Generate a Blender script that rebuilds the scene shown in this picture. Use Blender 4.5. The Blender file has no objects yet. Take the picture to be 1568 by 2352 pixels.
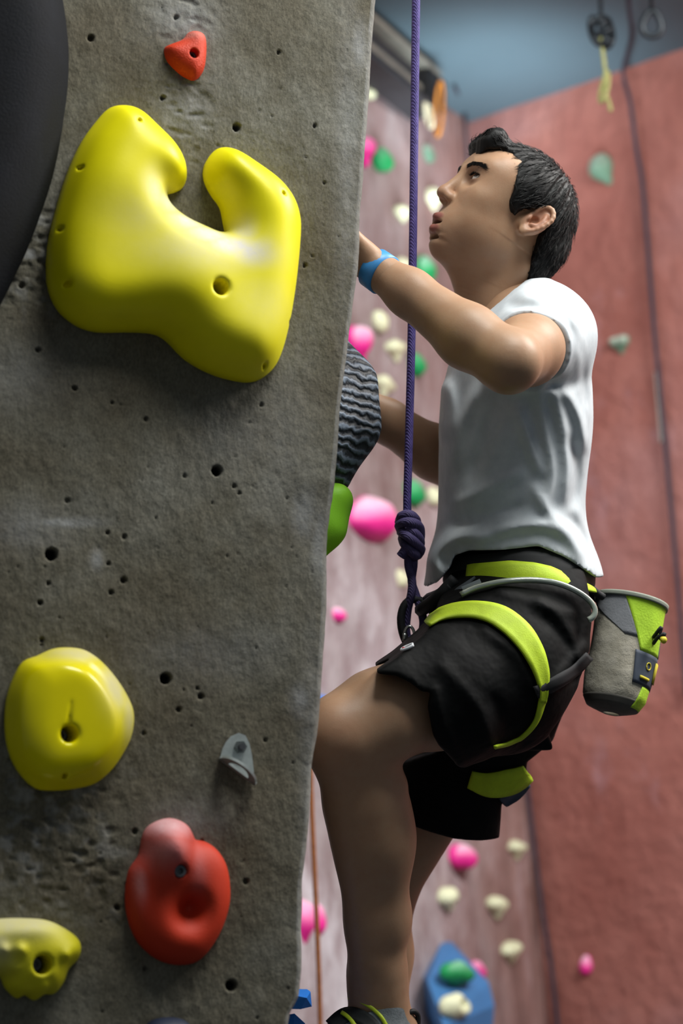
import bpy, math
import numpy as np
from mathutils import Vector, Matrix

# ------------------------------------------------------------------ camera, light, exposure
scene = bpy.context.scene
col = scene.collection
PITCH = math.radians(12.0)
FPX = 5218.0                      # focal length in pixels of the 1568 x 2352 frame
W, H = 1568.0, 2352.0
CAM = np.array([0.0, 0.0, 1.5])
RIGHT = np.array([1.0, 0.0, 0.0])
UPV = np.array([0.0, -math.sin(PITCH), math.cos(PITCH)])
FWD = np.array([0.0, math.cos(PITCH), math.sin(PITCH)])

cam_data = bpy.data.cameras.new('camera')
cam = bpy.data.objects.new('camera', cam_data)
col.objects.link(cam)
cam.location = CAM
cam.rotation_euler = (math.pi / 2 + PITCH, 0, 0)
cam_data.sensor_fit = 'VERTICAL'
cam_data.sensor_height = 22.5
cam_data.lens = FPX / H * 22.5
cam_data.clip_start = 0.05
cam_data.dof.use_dof = True
cam_data.dof.focus_distance = 3.45
cam_data.dof.aperture_fstop = 1.9
scene.camera = cam

world = bpy.data.worlds.new('world')
scene.world = world
world.use_nodes = True
world.node_tree.nodes['Background'].inputs[0].default_value = (0.80, 0.92, 1.0, 1)
world.node_tree.nodes['Background'].inputs[1].default_value = 0.15


def area_light(name, loc, target, size, power, color=(1, 1, 1), size_y=None):
    l = bpy.data.lights.new(name, 'AREA')
    l.energy = power
    l.color = color
    l.size = size
    if size_y:
        l.shape = 'RECTANGLE'
        l.size_y = size_y
    o = bpy.data.objects.new(name, l)
    col.objects.link(o)
    o.location = loc
    d = Vector(target) - Vector(loc)
    o.rotation_euler = d.to_track_quat('-Z', 'Y').to_euler()
    return o


def spot_light(name, loc, target, power, angle, blend=1.0, radius=0.1, color=(1, 1, 1)):
    l = bpy.data.lights.new(name, 'SPOT')
    l.energy = power
    l.color = color
    l.spot_size = math.radians(angle)
    l.spot_blend = blend
    l.shadow_soft_size = radius
    o = bpy.data.objects.new(name, l)
    col.objects.link(o)
    o.location = loc
    d = Vector(target) - Vector(loc)
    o.rotation_euler = d.to_track_quat('-Z', 'Y').to_euler()
    return o


# the hall's overhead lamps: one bank over the pillar, one over the far corner
area_light('ceiling_lamp_near', (0.75, 2.35, 4.40), (0.35, 3.3, 2.3), 0.9, 70, (0.98, 1.0, 0.96), 0.9)
area_light('ceiling_lamp_side', (2.3, 3.3, 4.1), (0.4, 3.6, 1.9), 0.8, 42, (1.0, 0.96, 0.90))
area_light('ceiling_lamp_mid', (-0.9, 4.6, 4.35), (0.4, 6.2, 2.6), 1.2, 95, (0.93, 0.97, 1.0))
area_light('ceiling_lamp_far', (1.9, 3.9, 4.25), (1.1, 6.2, 1.9), 1.2, 165, (1.0, 0.97, 0.93))
spot_light('added_uplight', (0.50, 6.55, 3.6), (0.45, 6.85, 4.40), 66, 90, 1.0, 0.25, (0.80, 0.95, 1.0))  # added spot without a fixture, brightens the ceiling beside the red wall

vs = scene.view_settings
vs.view_transform = 'Standard'
vs.look = 'None'
vs.exposure = -0.08
vs.gamma = 1.0
vs.use_curve_mapping = False

# ------------------------------------------------------------------ geometry helpers
def C(px, py, d):
    """pixel + distance along the view axis -> construction frame (right, up, away)"""
    return np.array([(px - 784.0) / FPX * d, (1176.0 - py) / FPX * d, d])


def to_world(p):
    p = np.asarray(p, float)
    return CAM + p[..., 0:1] * RIGHT + p[..., 1:2] * UPV + p[..., 2:3] * FWD


def from_world(p):
    q = np.asarray(p, float) - CAM
    return np.stack([q @ RIGHT, q @ UPV, q @ FWD], -1)


def hexlin(h):
    h = h.lstrip('#')
    v = [int(h[i:i + 2], 16) / 255 for i in (0, 2, 4)]
    return tuple((c / 12.92 if c <= 0.04045 else ((c + 0.055) / 1.055) ** 2.4) for c in v) + (1.0,)


def mesh_object(name, verts, faces, mat, parent=None, smooth=True, origin=None, attrs=None, world_space=True):
    """verts (n,3) world, faces: (m,4)/(m,3) array or list; origin = world point of the object's origin"""
    verts = np.asarray(verts, float)
    if origin is None:
        origin = verts.mean(0) if parent is None else verts.mean(0)
    origin = np.asarray(origin, float)
    me = bpy.data.meshes.new(name)
    loc = verts - origin
    if isinstance(faces, np.ndarray):
        n, k = faces.shape
        me.vertices.add(len(loc))
        me.vertices.foreach_set('co', loc.astype(np.float32).ravel())
        me.loops.add(n * k)
        me.loops.foreach_set('vertex_index', faces.astype(np.int32).ravel())
        me.polygons.add(n)
        me.polygons.foreach_set('loop_start', np.arange(0, n * k, k, dtype=np.int32))
        me.polygons.foreach_set('loop_total', np.full(n, k, dtype=np.int32))
        me.update(calc_edges=True)
    else:
        me.from_pydata([tuple(v) for v in loc], [], [tuple(int(i) for i in f) for f in faces])
        me.update()
    me.validate()
    if smooth:
        me.polygons.foreach_set('use_smooth', np.ones(len(me.polygons), dtype=bool))
    for an, av in (attrs or {}).items():
        av = np.asarray(av, np.float32)
        if av.ndim == 1:
            a = me.attributes.new(an, 'FLOAT', 'POINT')
            a.data.foreach_set('value', av)
        else:
            a = me.attributes.new(an, 'FLOAT_COLOR', 'POINT')
            if av.shape[1] == 3:
                av = np.concatenate([av, np.ones((len(av), 1), np.float32)], 1)
            a.data.foreach_set('color', av.ravel())
    if mat is not None:
        me.materials.append(mat)
    o = bpy.data.objects.new(name, me)
    col.objects.link(o)
    po = np.zeros(3)
    p = parent
    while p is not None:
        po = po + np.array(p.location)
        p = p.parent
    o.parent = parent
    o.location = origin - po
    return o


def thing(name, label, cat, loc, group=None):
    o = bpy.data.objects.new(name, None)
    o.empty_display_size = 0.05
    col.objects.link(o)
    o.location = loc
    o['label'] = label
    o['category'] = cat
    if group:
        o['group'] = group
    return o


def tag(o, label, cat, group=None):
    o['label'] = label
    o['category'] = cat
    if group:
        o['group'] = group
    return o


def structure(o):
    o['kind'] = 'structure'
    return o


def interp_path(pts, n):
    """smooth (Catmull-Rom) resampling of a polyline"""
    pts = np.asarray(pts, float)
    if len(pts) < 3:
        t = np.linspace(0, 1, n)[:, None]
        return pts[0] * (1 - t) + pts[-1] * t
    P = np.vstack([2 * pts[0] - pts[1], pts, 2 * pts[-1] - pts[-2]])
    t = np.linspace(0, len(pts) - 1, n)
    i = np.minimum(t.astype(int), len(pts) - 2)
    u = (t - i)[:, None]
    p0, p1, p2, p3 = P[i], P[i + 1], P[i + 2], P[i + 3]
    return 0.5 * ((2 * p1) + (-p0 + p2) * u + (2 * p0 - 5 * p1 + 4 * p2 - p3) * u ** 2 + (-p0 + 3 * p1 - 3 * p2 + p3) * u ** 3)


def tube_mesh(path, r, seg=10, cap=True):
    """tube along path (n,3); r scalar or per point"""
    path = np.asarray(path, float)
    n = len(path)
    r = np.broadcast_to(np.asarray(r, float), (n,))
    T = np.gradient(path, axis=0)
    T /= np.linalg.norm(T, axis=1, keepdims=True) + 1e-12
    ref = np.array([0.3, 0.5, 0.81])
    if abs(T[0] @ ref) > 0.9:
        ref = np.array([1.0, 0, 0])
    N = np.zeros_like(T)
    v = ref - T[0] * (ref @ T[0])
    N[0] = v / np.linalg.norm(v)
    for i in range(1, n):
        v = N[i - 1] - T[i] * (N[i - 1] @ T[i])
        N[i] = v / (np.linalg.norm(v) + 1e-12)
    B = np.cross(T, N)
    a = np.linspace(0, 2 * math.pi, seg, endpoint=False)
    V = path[:, None] + r[:, None, None] * (N[:, None] * np.cos(a)[None, :, None] + B[:, None] * np.sin(a)[None, :, None])
    V = V.reshape(-1, 3)
    i, j = np.meshgrid(np.arange(n - 1), np.arange(seg), indexing='ij')
    j2 = (j + 1) % seg
    Fq = np.stack([i * seg + j, i * seg + j2, (i + 1) * seg + j2, (i + 1) * seg + j], -1).reshape(-1, 4)
    faces = [tuple(f) for f in Fq]
    if cap:
        faces.append(tuple(range(seg - 1, -1, -1)))
        faces.append(tuple((n - 1) * seg + k for k in range(seg)))
    return V, faces


def join(parts):
    V, Fc, o = [], [], 0
    for v, f in parts:
        V.append(np.asarray(v, float))
        Fc += [tuple(int(i) + o for i in q) for q in f]
        o += len(v)
    return np.vstack(V), Fc


def box_mesh(c, ax, ay, az):
    """box from a centre and three half-axis vectors"""
    c, ax, ay, az = (np.asarray(v, float) for v in (c, ax, ay, az))
    V = np.array([c + sx * ax + sy * ay + sz * az for sz in (-1, 1) for sy in (-1, 1) for sx in (-1, 1)])
    Fc = [(0, 2, 3, 1), (4, 5, 7, 6), (0, 1, 5, 4), (2, 6, 7, 3), (0, 4, 6, 2), (1, 3, 7, 5)]
    return V, Fc


def prism_mesh(pts, n, t):
    """polygon pts (k,3) extruded by vector n*t"""
    pts = np.asarray(pts, float)
    k = len(pts)
    n = np.asarray(n, float)
    V = np.vstack([pts, pts + n * t])
    Fc = [tuple(range(k - 1, -1, -1)), tuple(range(k, 2 * k))]
    Fc += [(i, (i + 1) % k, k + (i + 1) % k, k + i) for i in range(k)]
    return V, Fc


# ------------------------------------------------------------------ noise
_rng = np.random.RandomState(7)
_TAB = _rng.rand(64, 64, 64).astype(np.float32)


def vnoise(p, scale=1.0, octaves=3, seed=0):
    """value noise in -1..1 at points (n,3)"""
    p = np.asarray(p, np.float32) * scale + seed * 11.37
    out = np.zeros(p.shape[0], np.float32)
    amp, tot = 1.0, 0.0
    for _ in range(octaves):
        i = np.floor(p).astype(np.int32)
        f = p - i
        f = f * f * (3 - 2 * f)
        a = i & 63
        b = (i + 1) & 63
        x0, y0, z0 = a.T
        x1, y1, z1 = b.T
        fx, fy, fz = f.T
        c = (_TAB[x0, y0, z0] * (1 - fx) + _TAB[x1, y0, z0] * fx) * (1 - fy) + (_TAB[x0, y1, z0] * (1 - fx) + _TAB[x1, y1, z0] * fx) * fy
        e = (_TAB[x0, y0, z1] * (1 - fx) + _TAB[x1, y0, z1] * fx) * (1 - fy) + (_TAB[x0, y1, z1] * (1 - fx) + _TAB[x1, y1, z1] * fx) * fy
        out += amp * ((c * (1 - fz) + e * fz) * 2 - 1)
        tot += amp
        amp *= 0.5
        p = p * 2.03 + 5.1
    return out / tot


# ------------------------------------------------------------------ implicit surfaces
def smin(a, b, k):
    if k <= 0:
        return np.minimum(a, b)
    h = np.clip(0.5 + 0.5 * (b - a) / k, 0, 1)
    return b * (1 - h) + a * h - k * h * (1 - h)


def smax(a, b, k):
    return -smin(-a, -b, k)


class Field:
    def __init__(s, lo, hi, h):
        s.lo = np.asarray(lo, float)
        s.h = h
        s.n = np.ceil((np.asarray(hi, float) - s.lo) / h).astype(int) + 1
        s.ax = [(s.lo[i] + h * np.arange(s.n[i])).astype(np.float32) for i in range(3)]
        s.D = np.full(s.n, 0.3, np.float32)

    def win(s, lo, hi):
        a = np.clip(np.floor((np.asarray(lo) - s.lo) / s.h).astype(int), 0, s.n - 1)
        b = np.clip(np.ceil((np.asarray(hi) - s.lo) / s.h).astype(int) + 1, 1, s.n)
        b = np.maximum(b, a + 1)
        sl = tuple(slice(a[i], b[i]) for i in range(3))
        X = s.ax[0][sl[0]][:, None, None]
        Y = s.ax[1][sl[1]][None, :, None]
        Z = s.ax[2][sl[2]][None, None, :]
        return sl, X, Y, Z

    def put(s, fn, lo, hi, k=0.0, op='u'):
        m = k + 2.5 * s.h
        sl, X, Y, Z = s.win(np.asarray(lo) - m, np.asarray(hi) + m)
        d = fn(X, Y, Z)
        if op == 'u':
            s.D[sl] = smin(s.D[sl], d, k)
        elif op == 's':
            s.D[sl] = smax(s.D[sl], -d, k)
        return s

    def everywhere(s, fn, k=0.0, op='i'):
        X = s.ax[0][:, None, None]
        Y = s.ax[1][None, :, None]
        Z = s.ax[2][None, None, :]
        d = fn(X, Y, Z)
        if op == 'i':
            s.D = smax(s.D, np.broadcast_to(d, s.D.shape), k).astype(np.float32)
        elif op == 'add':
            s.D = (s.D + d).astype(np.float32)
        return s

    def cone(s, a, b, ra, rb, k=0.0, op='u', flat=None):
        a = np.asarray(a, float)
        b = np.asarray(b, float)
        R = max(ra, rb)
        if flat is not None:
            fn_, fs = np.asarray(flat[0], float), flat[1]
            fn_ = fn_ / np.linalg.norm(fn_)
            R = R * max(1, fs)
        ab = b - a

        def f(X, Y, Z):
            px, py, pz = X - a[0], Y - a[1], Z - a[2]
            t = np.clip((px * ab[0] + py * ab[1] + pz * ab[2]) / (ab @ ab + 1e-12), 0, 1)
            qx, qy, qz = px - t * ab[0], py - t * ab[1], pz - t * ab[2]
            if flat is not None:
                w = (qx * fn_[0] + qy * fn_[1] + qz * fn_[2]) * (1 / fs - 1)
                qx, qy, qz = qx + w * fn_[0], qy + w * fn_[1], qz + w * fn_[2]
            d = np.sqrt(qx * qx + qy * qy + qz * qz) - (ra + (rb - ra) * t)
            return d * (fs if flat is not None and fs < 1 else 1.0)
        return s.put(f, np.minimum(a, b) - R, np.maximum(a, b) + R, k, op)

    def chain(s, pts, rs, k=0.012, op='u', flat=None):
        for i in range(len(pts) - 1):
            s.cone(pts[i], pts[i + 1], rs[i], rs[i + 1], k, op, flat)
        return s

    def ell(s, c, r, k=0.0, op='u', R=None):
        """ellipsoid; R rows = its axes"""
        c = np.asarray(c, float)
        r = np.asarray(r, float)
        if R is None:
            ext = r
        else:
            R = np.asarray(R, float)
            ext = np.sqrt(((R * r[:, None]) ** 2).sum(0))

        def f(X, Y, Z):
            x, y, z = X - c[0], Y - c[1], Z - c[2]
            if R is not None:
                x, y, z = (R[0, 0] * x + R[0, 1] * y + R[0, 2] * z, R[1, 0] * x + R[1, 1] * y + R[1, 2] * z, R[2, 0] * x + R[2, 1] * y + R[2, 2] * z)
            k0 = np.sqrt((x / r[0]) ** 2 + (y / r[1]) ** 2 + (z / r[2]) ** 2)
            k1 = np.sqrt((x / r[0] ** 2) ** 2 + (y / r[1] ** 2) ** 2 + (z / r[2] ** 2) ** 2) + 1e-9
            return k0 * (k0 - 1) / k1
        return s.put(f, c - ext, c + ext, k, op)

    def sample(s, P):
        P = np.atleast_2d(P)
        q = (P - s.lo) / s.h
        i = np.clip(np.floor(q).astype(int), 0, s.n - 2)
        f = np.clip(q - i, 0, 1)
        out = 0
        for dx in (0, 1):
            for dy in (0, 1):
                for dz in (0, 1):
                    w = (f[:, 0] if dx else 1 - f[:, 0]) * (f[:, 1] if dy else 1 - f[:, 1]) * (f[:, 2] if dz else 1 - f[:, 2])
                    out = out + w * s.D[i[:, 0] + dx, i[:, 1] + dy, i[:, 2] + dz]
        return out

    def grad(s, P):
        e = s.h
        g = np.stack([s.sample(P + np.eye(3)[a] * e) - s.sample(P - np.eye(3)[a] * e) for a in range(3)], -1)
        return g / (np.linalg.norm(g, axis=1, keepdims=True) + 1e-9)

    def mesh(s, relax=1):
        D = s.D
        D = np.pad(D, 1, constant_values=0.3)
        lo = s.lo - s.h
        S = D < 0
        c = np.zeros(np.array(D.shape) - 1, np.int8)
        for dx in (0, 1):
            for dy in (0, 1):
                for dz in (0, 1):
                    c += S[dx:D.shape[0] - 1 + dx, dy:D.shape[1] - 1 + dy, dz:D.shape[2] - 1 + dz]
        act = np.argwhere((c > 0) & (c < 8))
        ids = np.full(c.shape, -1, np.int32)
        ids[act[:, 0], act[:, 1], act[:, 2]] = np.arange(len(act))
        cor = np.array([[x, y, z] for x in (0, 1) for y in (0, 1) for z in (0, 1)])
        val = np.stack([D[act[:, 0] + a, act[:, 1] + b, act[:, 2] + e] for a, b, e in cor], 1)
        acc = np.zeros((len(act), 3))
        cnt = np.zeros(len(act))
        for i in range(8):
            for j in range(i + 1, 8):
                if np.abs(cor[i] - cor[j]).sum() != 1:
                    continue
                m = (val[:, i] < 0) != (val[:, j] < 0)
                t = val[m, i] / (val[m, i] - val[m, j])
                acc[m] += cor[i] + t[:, None] * (cor[j] - cor[i])
                cnt[m] += 1
        V = lo + s.h * (act + acc / cnt[:, None])
        quads = []
        for a in range(3):
            b, e = (a + 1) % 3, (a + 2) % 3
            s0 = [slice(None)] * 3
            s1 = [slice(None)] * 3
            s0[a] = slice(0, -1)
            s1[a] = slice(1, None)
            s0, s1 = tuple(s0), tuple(s1)
            ch = S[s0] != S[s1]
            E = np.argwhere(ch)
            ok = (E[:, b] > 0) & (E[:, e] > 0) & (E[:, b] < D.shape[b] - 1) & (E[:, e] < D.shape[e] - 1)
            E = E[ok]
            inside = S[E[:, 0], E[:, 1], E[:, 2]]

            def cid(db, de):
                q = E.copy()
                q[:, b] += db
                q[:, e] += de
                return ids[q[:, 0], q[:, 1], q[:, 2]]
            q = np.stack([cid(-1, -1), cid(0, -1), cid(0, 0), cid(-1, 0)], 1)
            q[~inside] = q[~inside][:, ::-1]
            quads.append(q)
        Q = np.vstack(quads)
        for _ in range(relax):
            e0 = np.concatenate([Q[:, 0], Q[:, 1], Q[:, 2], Q[:, 3]])
            e1 = np.concatenate([Q[:, 1], Q[:, 2], Q[:, 3], Q[:, 0]])
            n = len(V)
            cn = np.bincount(e0, minlength=n) + np.bincount(e1, minlength=n)
            A = np.stack([np.bincount(e0, V[e1, k], n) + np.bincount(e1, V[e0, k], n) for k in range(3)], 1) / np.maximum(cn, 1)[:, None]
            V = V * 0.45 + A * 0.55
        return V, Q


def poly_sdf(X, Y, P):
    """signed distance to polygon P (n,2) on a grid X, Y (broadcastable)"""
    P = np.asarray(P, float)
    X, Y = np.broadcast_arrays(X, Y)
    d = np.full(X.shape, 1e9)
    ins = np.zeros(X.shape, bool)
    for i in range(len(P)):
        a, b = P[i], P[(i + 1) % len(P)]
        e = b - a
        wx, wy = X - a[0], Y - a[1]
        t = np.clip((wx * e[0] + wy * e[1]) / (e @ e + 1e-12), 0, 1)
        d = np.minimum(d, (wx - t * e[0]) ** 2 + (wy - t * e[1]) ** 2)
        c = (a[1] > Y) != (b[1] > Y)
        xi = a[0] + (Y - a[1]) * e[0] / (e[1] if abs(e[1]) > 1e-12 else 1e-12)
        ins ^= c & (X < xi)
    d = np.sqrt(d)
    return np.where(ins, -d, d)


def smooth_poly(P, n=4):
    """closed Catmull-Rom resampling"""
    P = np.asarray(P, float)
    k = len(P)
    out = []
    for i in range(k):
        p0, p1, p2, p3 = P[i - 1], P[i], P[(i + 1) % k], P[(i + 2) % k]
        for u in np.arange(n) / n:
            out.append(0.5 * ((2 * p1) + (-p0 + p2) * u + (2 * p0 - 5 * p1 + 4 * p2 - p3) * u ** 2 + (-p0 + 3 * p1 - 3 * p2 + p3) * u ** 3))
    return np.array(out)


# ------------------------------------------------------------------ materials
class NT:
    def __init__(s, name):
        s.m = bpy.data.materials.new(name)
        s.m.use_nodes = True
        s.t = s.m.node_tree
        s.b = s.t.nodes['Principled BSDF']
        s.tc = s.t.nodes.new('ShaderNodeTexCoord')

    def n(s, t, **kw):
        x = s.t.nodes.new(t)
        for k, v in kw.items():
            setattr(x, k, v)
        return x

    def l(s, a, b):
        s.t.links.new(a, b)

    def noise(s, scale, detail=4, rough=0.6, stretch=None, dist=0.0):
        x = s.n('ShaderNodeTexNoise')
        x.inputs['Scale'].default_value = scale
        x.inputs['Detail'].default_value = detail
        x.inputs['Roughness'].default_value = rough
        x.inputs['Distortion'].default_value = dist
        if stretch:
            mp = s.n('ShaderNodeMapping')
            mp.inputs['Scale'].default_value = stretch
            s.l(s.tc.outputs['Object'], mp.inputs[0])
            s.l(mp.outputs[0], x.inputs['Vector'])
        else:
            s.l(s.tc.outputs['Object'], x.inputs['Vector'])
        return x.outputs['Fac']

    def ramp(s, fac, stops):
        r = s.n('ShaderNodeValToRGB')
        el = r.color_ramp.elements
        while len(el) < len(stops):
            el.new(0.5)
        for e, (p, c) in zip(el, stops):
            e.position = p
            e.color = c if len(c) == 4 else tuple(c) + (1,)
        s.l(fac, r.inputs[0])
        return r.outputs[0]

    def mix(s, fac, a, b, mode='MIX'):
        x = s.n('ShaderNodeMix', data_type='RGBA', blend_type=mode)
        for sk, v in ((0, fac), (6, a), (7, b)):
            sock = x.inputs[sk]
            if hasattr(v, 'is_output'):
                s.l(v, sock)
            elif sk == 0:
                sock.default_value = v
            else:
                sock.default_value = v if len(v) == 4 else tuple(v) + (1,)
        return x.outputs[2]

    def math(s, op, a, b=0.0):
        x = s.n('ShaderNodeMath', operation=op)
        for i, v in enumerate((a, b)):
            if hasattr(v, 'is_output'):
                s.l(v, x.inputs[i])
            else:
                x.inputs[i].default_value = v
        return x.outputs[0]

    def attr(s, name, out='Fac'):
        x = s.n('ShaderNodeAttribute', attribute_name=name)
        return x.outputs[out]

    def bump(s, h, strength, dist=0.01, prev=None):
        x = s.n('ShaderNodeBump')
        x.inputs['Strength'].default_value = strength
        x.inputs['Distance'].default_value = dist
        s.l(h, x.inputs['Height'])
        if prev is not None:
            s.l(prev, x.inputs['Normal'])
        return x.outputs[0]

    def out(s, color=None, rough=None, normal=None, metallic=None, spec=None, sss=None):
        for v, k in ((color, 'Base Color'), (rough, 'Roughness'), (normal, 'Normal'), (metallic, 'Metallic'), (spec, 'Specular IOR Level')):
            if v is None:
                continue
            if hasattr(v, 'is_output'):
                s.l(v, s.b.inputs[k])
            elif k == 'Base Color':
                s.b.inputs[k].default_value = v if len(v) == 4 else tuple(v) + (1,)
            else:
                s.b.inputs[k].default_value = v
        if sss:
            s.b.inputs['Subsurface Weight'].default_value = sss
            s.b.inputs['Subsurface Radius'].default_value = (0.008, 0.004, 0.002)
            s.b.inputs['Subsurface Scale'].default_value = 0.5
        return s.m


def plain(name, hexcol, rough=0.6, var=0.12, scale=40.0, metallic=0.0, bump=0.0, bscale=None, spec=0.5, stretch=None):
    """simple procedural material: colour mottled by noise, fine bump"""
    m = NT(name)
    c = np.array(hexlin(hexcol)[:3])
    f = m.noise(scale, 4, 0.6, stretch)
    colr = m.ramp(f, [(0.3, tuple(c * (1 - var))), (0.7, tuple(np.minimum(c * (1 + var), 1)))])
    nrm = m.bump(m.noise(bscale or scale * 3, 3, 0.6, stretch), bump, 0.004) if bump else None
    return m.out(colr, rough, nrm, metallic, spec)


def hold_material(name, hexcol, rough=0.45, grit=0.15, chalk=True, chalkcol='#d8d2c8', var=0.06):
    m = NT(name)
    c = np.array(hexlin(hexcol)[:3])
    colr = m.ramp(m.noise(9, 4, 0.6), [(0.3, tuple(c * (1 - var))), (0.7, tuple(np.minimum(c * (1 + var), 1)))])
    r = rough
    if chalk:
        a = m.attr('chalk')
        brk = m.math('MULTIPLY_ADD', m.noise(70, 5, 0.75), 0.9)
        brk.node.inputs[2].default_value = 0.45
        fac = m.math('MULTIPLY', a, brk)
        fac.node.use_clamp = True
        colr = m.mix(fac, colr, hexlin(chalkcol))
        r = m.math('ADD', m.math('MULTIPLY', fac, 0.4), rough)
    n = m.bump(m.noise(420, 3, 0.6), grit, 0.002)
    return m.out(colr, r, n, spec=0.35)

# ================================================================== THE SETTING
# near concrete pillar: its face stands upright, turned about 20 degrees to the viewer's right
WA, WB, WC = 0.36, 0.205, 3.187        # plane: d = WC + WA*X + WB*Y in the construction frame
EDGE = np.array([(-1500, 960), (-600, 905), (0, 862), (100, 853), (330, 839), (500, 827), (620, 819), (740, 806), (860, 790), (954, 780), (1050, 772),
                 (1145, 762), (1216, 753), (1300, 749), (1400, 746), (1501, 740), (1594, 734), (1683, 728), (1756, 717), (1886, 708), (1947, 703),
                 (2028, 692), (2129, 690), (2230, 691), (2290, 686), (2331, 666), (2400, 652), (3000, 640), (4200, 640)], float)


def wall_pt(px, py):
    xn, yn = (np.asarray(px, float) - 784) / FPX, (1176 - np.asarray(py, float)) / FPX
    d = WC / (1 - WA * xn - WB * yn)
    return np.stack([xn * d, yn * d, d], -1)


WN = np.array([WA, WB, -1.0])
WN /= np.linalg.norm(WN)               # outward normal (towards the camera)
WU = np.array([1.0, 0, WA])
WU /= np.linalg.norm(WU)
WV = np.cross(WU, WN)
if WV[1] < 0:
    WV = -WV

py_fine = np.arange(-40, 2400, 3.4)
rows = np.concatenate([np.linspace(-1500, -60, 30), py_fine, np.linspace(2420, 4200, 36)])
edge_px = np.interp(rows, EDGE[:, 0], EDGE[:, 1]) + 5
left_coarse = np.linspace(-2600, -60, 26)
nf = 262
frac = np.linspace(0, 1, nf)
PX = np.concatenate([np.broadcast_to(left_coarse, (len(rows), 26)), -40 + (edge_px[:, None] - 16 + 40) * frac[None]], 1)
PY = np.broadcast_to(rows[:, None], PX.shape)
G = wall_pt(PX, PY)
E = wall_pt(edge_px, rows)
SIDE = np.array([-0.20, 0.0, 1.0])
SIDE /= np.linalg.norm(SIDE)
last = G[:, -1]
t = np.linspace(0, 1, 12)[1:, None, None]
arc = (1 - t) ** 2 * last[None] + 2 * t * (1 - t) * E[None] + t ** 2 * (E + SIDE * 0.022)[None]
sd = np.concatenate([np.linspace(0.03, 0.6, 60), np.linspace(0.66, 1.3, 12)])
sides = E[None] + SIDE * sd[:, None, None]
grid = np.concatenate([G, arc.transpose(1, 0, 2), sides.transpose(1, 0, 2)], 1)
NR, NC = grid.shape[:2]
nface = G.shape[1]
flat = grid.reshape(-1, 3)
nrm = np.broadcast_to(WN, (NR, NC, 3)).copy()
na = arc.shape[0]
SN = np.array([1.0, 0, 0.20])
SN /= np.linalg.norm(SN)
for i in range(na):
    q = (i + 1) / na
    v = WN * (1 - q) + SN * q
    nrm[:, nface + i] = v / np.linalg.norm(v)
nrm[:, nface + na:] = SN
nz = vnoise(flat, 10, 2, 1) * 0.0030 + vnoise(flat, 55, 3, 2) * 0.0007 + vnoise(flat * [1, 0.35, 1], 130, 2, 3) * 0.0006
# rough, pitted patches of render (centre px, radius px)
rough_patch = np.zeros(len(flat))
PXf = np.full((NR, NC), 1e5)
PXf[:, :nface] = PX
PYf = np.broadcast_to(rows[:, None], (NR, NC))
PXf, PYf = PXf.ravel(), PYf.ravel()
for cx, cy, rx, ry, w in ((70, 590, 80, 130, 1.0), (100, 1900, 150, 170, 1.0), (425, 40, 70, 70, 0.6), (430, 260, 60, 120, 0.6), (250, 2000, 80, 120, .5)):
    rough_patch = np.maximum(rough_patch, w * np.exp(-((PXf - cx) / rx) ** 2 - ((PYf - cy) / ry) ** 2))
chip = np.clip(np.abs(vnoise(flat * [1, 1.6, 1], 45, 2, 9)) * 3.0 - 0.75, 0, 1)
nz = nz - rough_patch * chip * 0.006 + rough_patch * vnoise(flat, 90, 2, 4) * 0.0022
PITS = [(498, 1081, 12, .020), (118, 1273, 14, .022), (381, 1558, 13, .020), (543, 292, 9, .012), (531, 2264, 13, .014), (722, 290, 5, .006), (208, 88, 8, .008),
        (404, 40, 6, .006), (374, 224, 6, .007), (286, 1233, 6, .006), (248, 1223, 5, .006), (284, 1333, 7, .008), (255, 1361, 6, .006), (249, 1294, 5, .006),
        (92, 1384, 6, .009), (111, 1340, 5, .006), (173, 893, 5, .007), (258, 925, 4, .005), (335, 963, 5, .005), (537, 1117, 5, .005), (549, 1133, 4, .005),
        (424, 1093, 5, .004), (462, 1599, 7, .008), (411, 1630, 6, .007), (454, 1581, 4, .005), (155, 1150, 6, .004), (96, 1470, 5, .006), (270, 2085, 7, .008),
        (333, 2226, 6, .006), (564, 2025, 7, .006), (88, 803, 6, .007), (170, 890, 5, .006), (463, 1932, 4, .005), (330, 1684, 5, .004), (610, 1700, 5, .004),
        (640, 120, 5, .005), (700, 610, 5, .005), (745, 420, 4, .004), (600, 930, 5, .004), (95, 1480, 4, .004), (50, 655, 7, .006), (310, 1910, 7, .006)]
pr = np.random.RandomState(3)
for _ in range(120):
    PITS.append((pr.uniform(0, 800), pr.uniform(0, 2352), pr.uniform(2.0, 3.6), pr.uniform(.001, .003)))
pit = np.zeros(len(flat))
view = np.where((PXf > -40) & (PXf < 900))[0]
vx, vy = PXf[view], PYf[view]
pv = np.zeros(len(view))
for x, y, r, dp in PITS:
    r *= .8
    m = np.where((np.abs(vy - y) < r * 2.2) & (np.abs(vx - x) < r * 2.2))[0]
    if len(m):
        q = np.hypot(vx[m] - x, vy[m] - y) / r
        pv[m] = np.maximum(pv[m], dp * np.clip(1.35 - q, 0, 0.45) / 0.45)
pit[view] = pv
flat = flat + nrm.reshape(-1, 3) * (nz - pit)[:, None]
i, j = np.meshgrid(np.arange(NR - 1), np.arange(NC - 1), indexing='ij')
Q = np.stack([i * NC + j, (i + 1) * NC + j, (i + 1) * NC + j + 1, i * NC + j + 1], -1).reshape(-1, 4)

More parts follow.
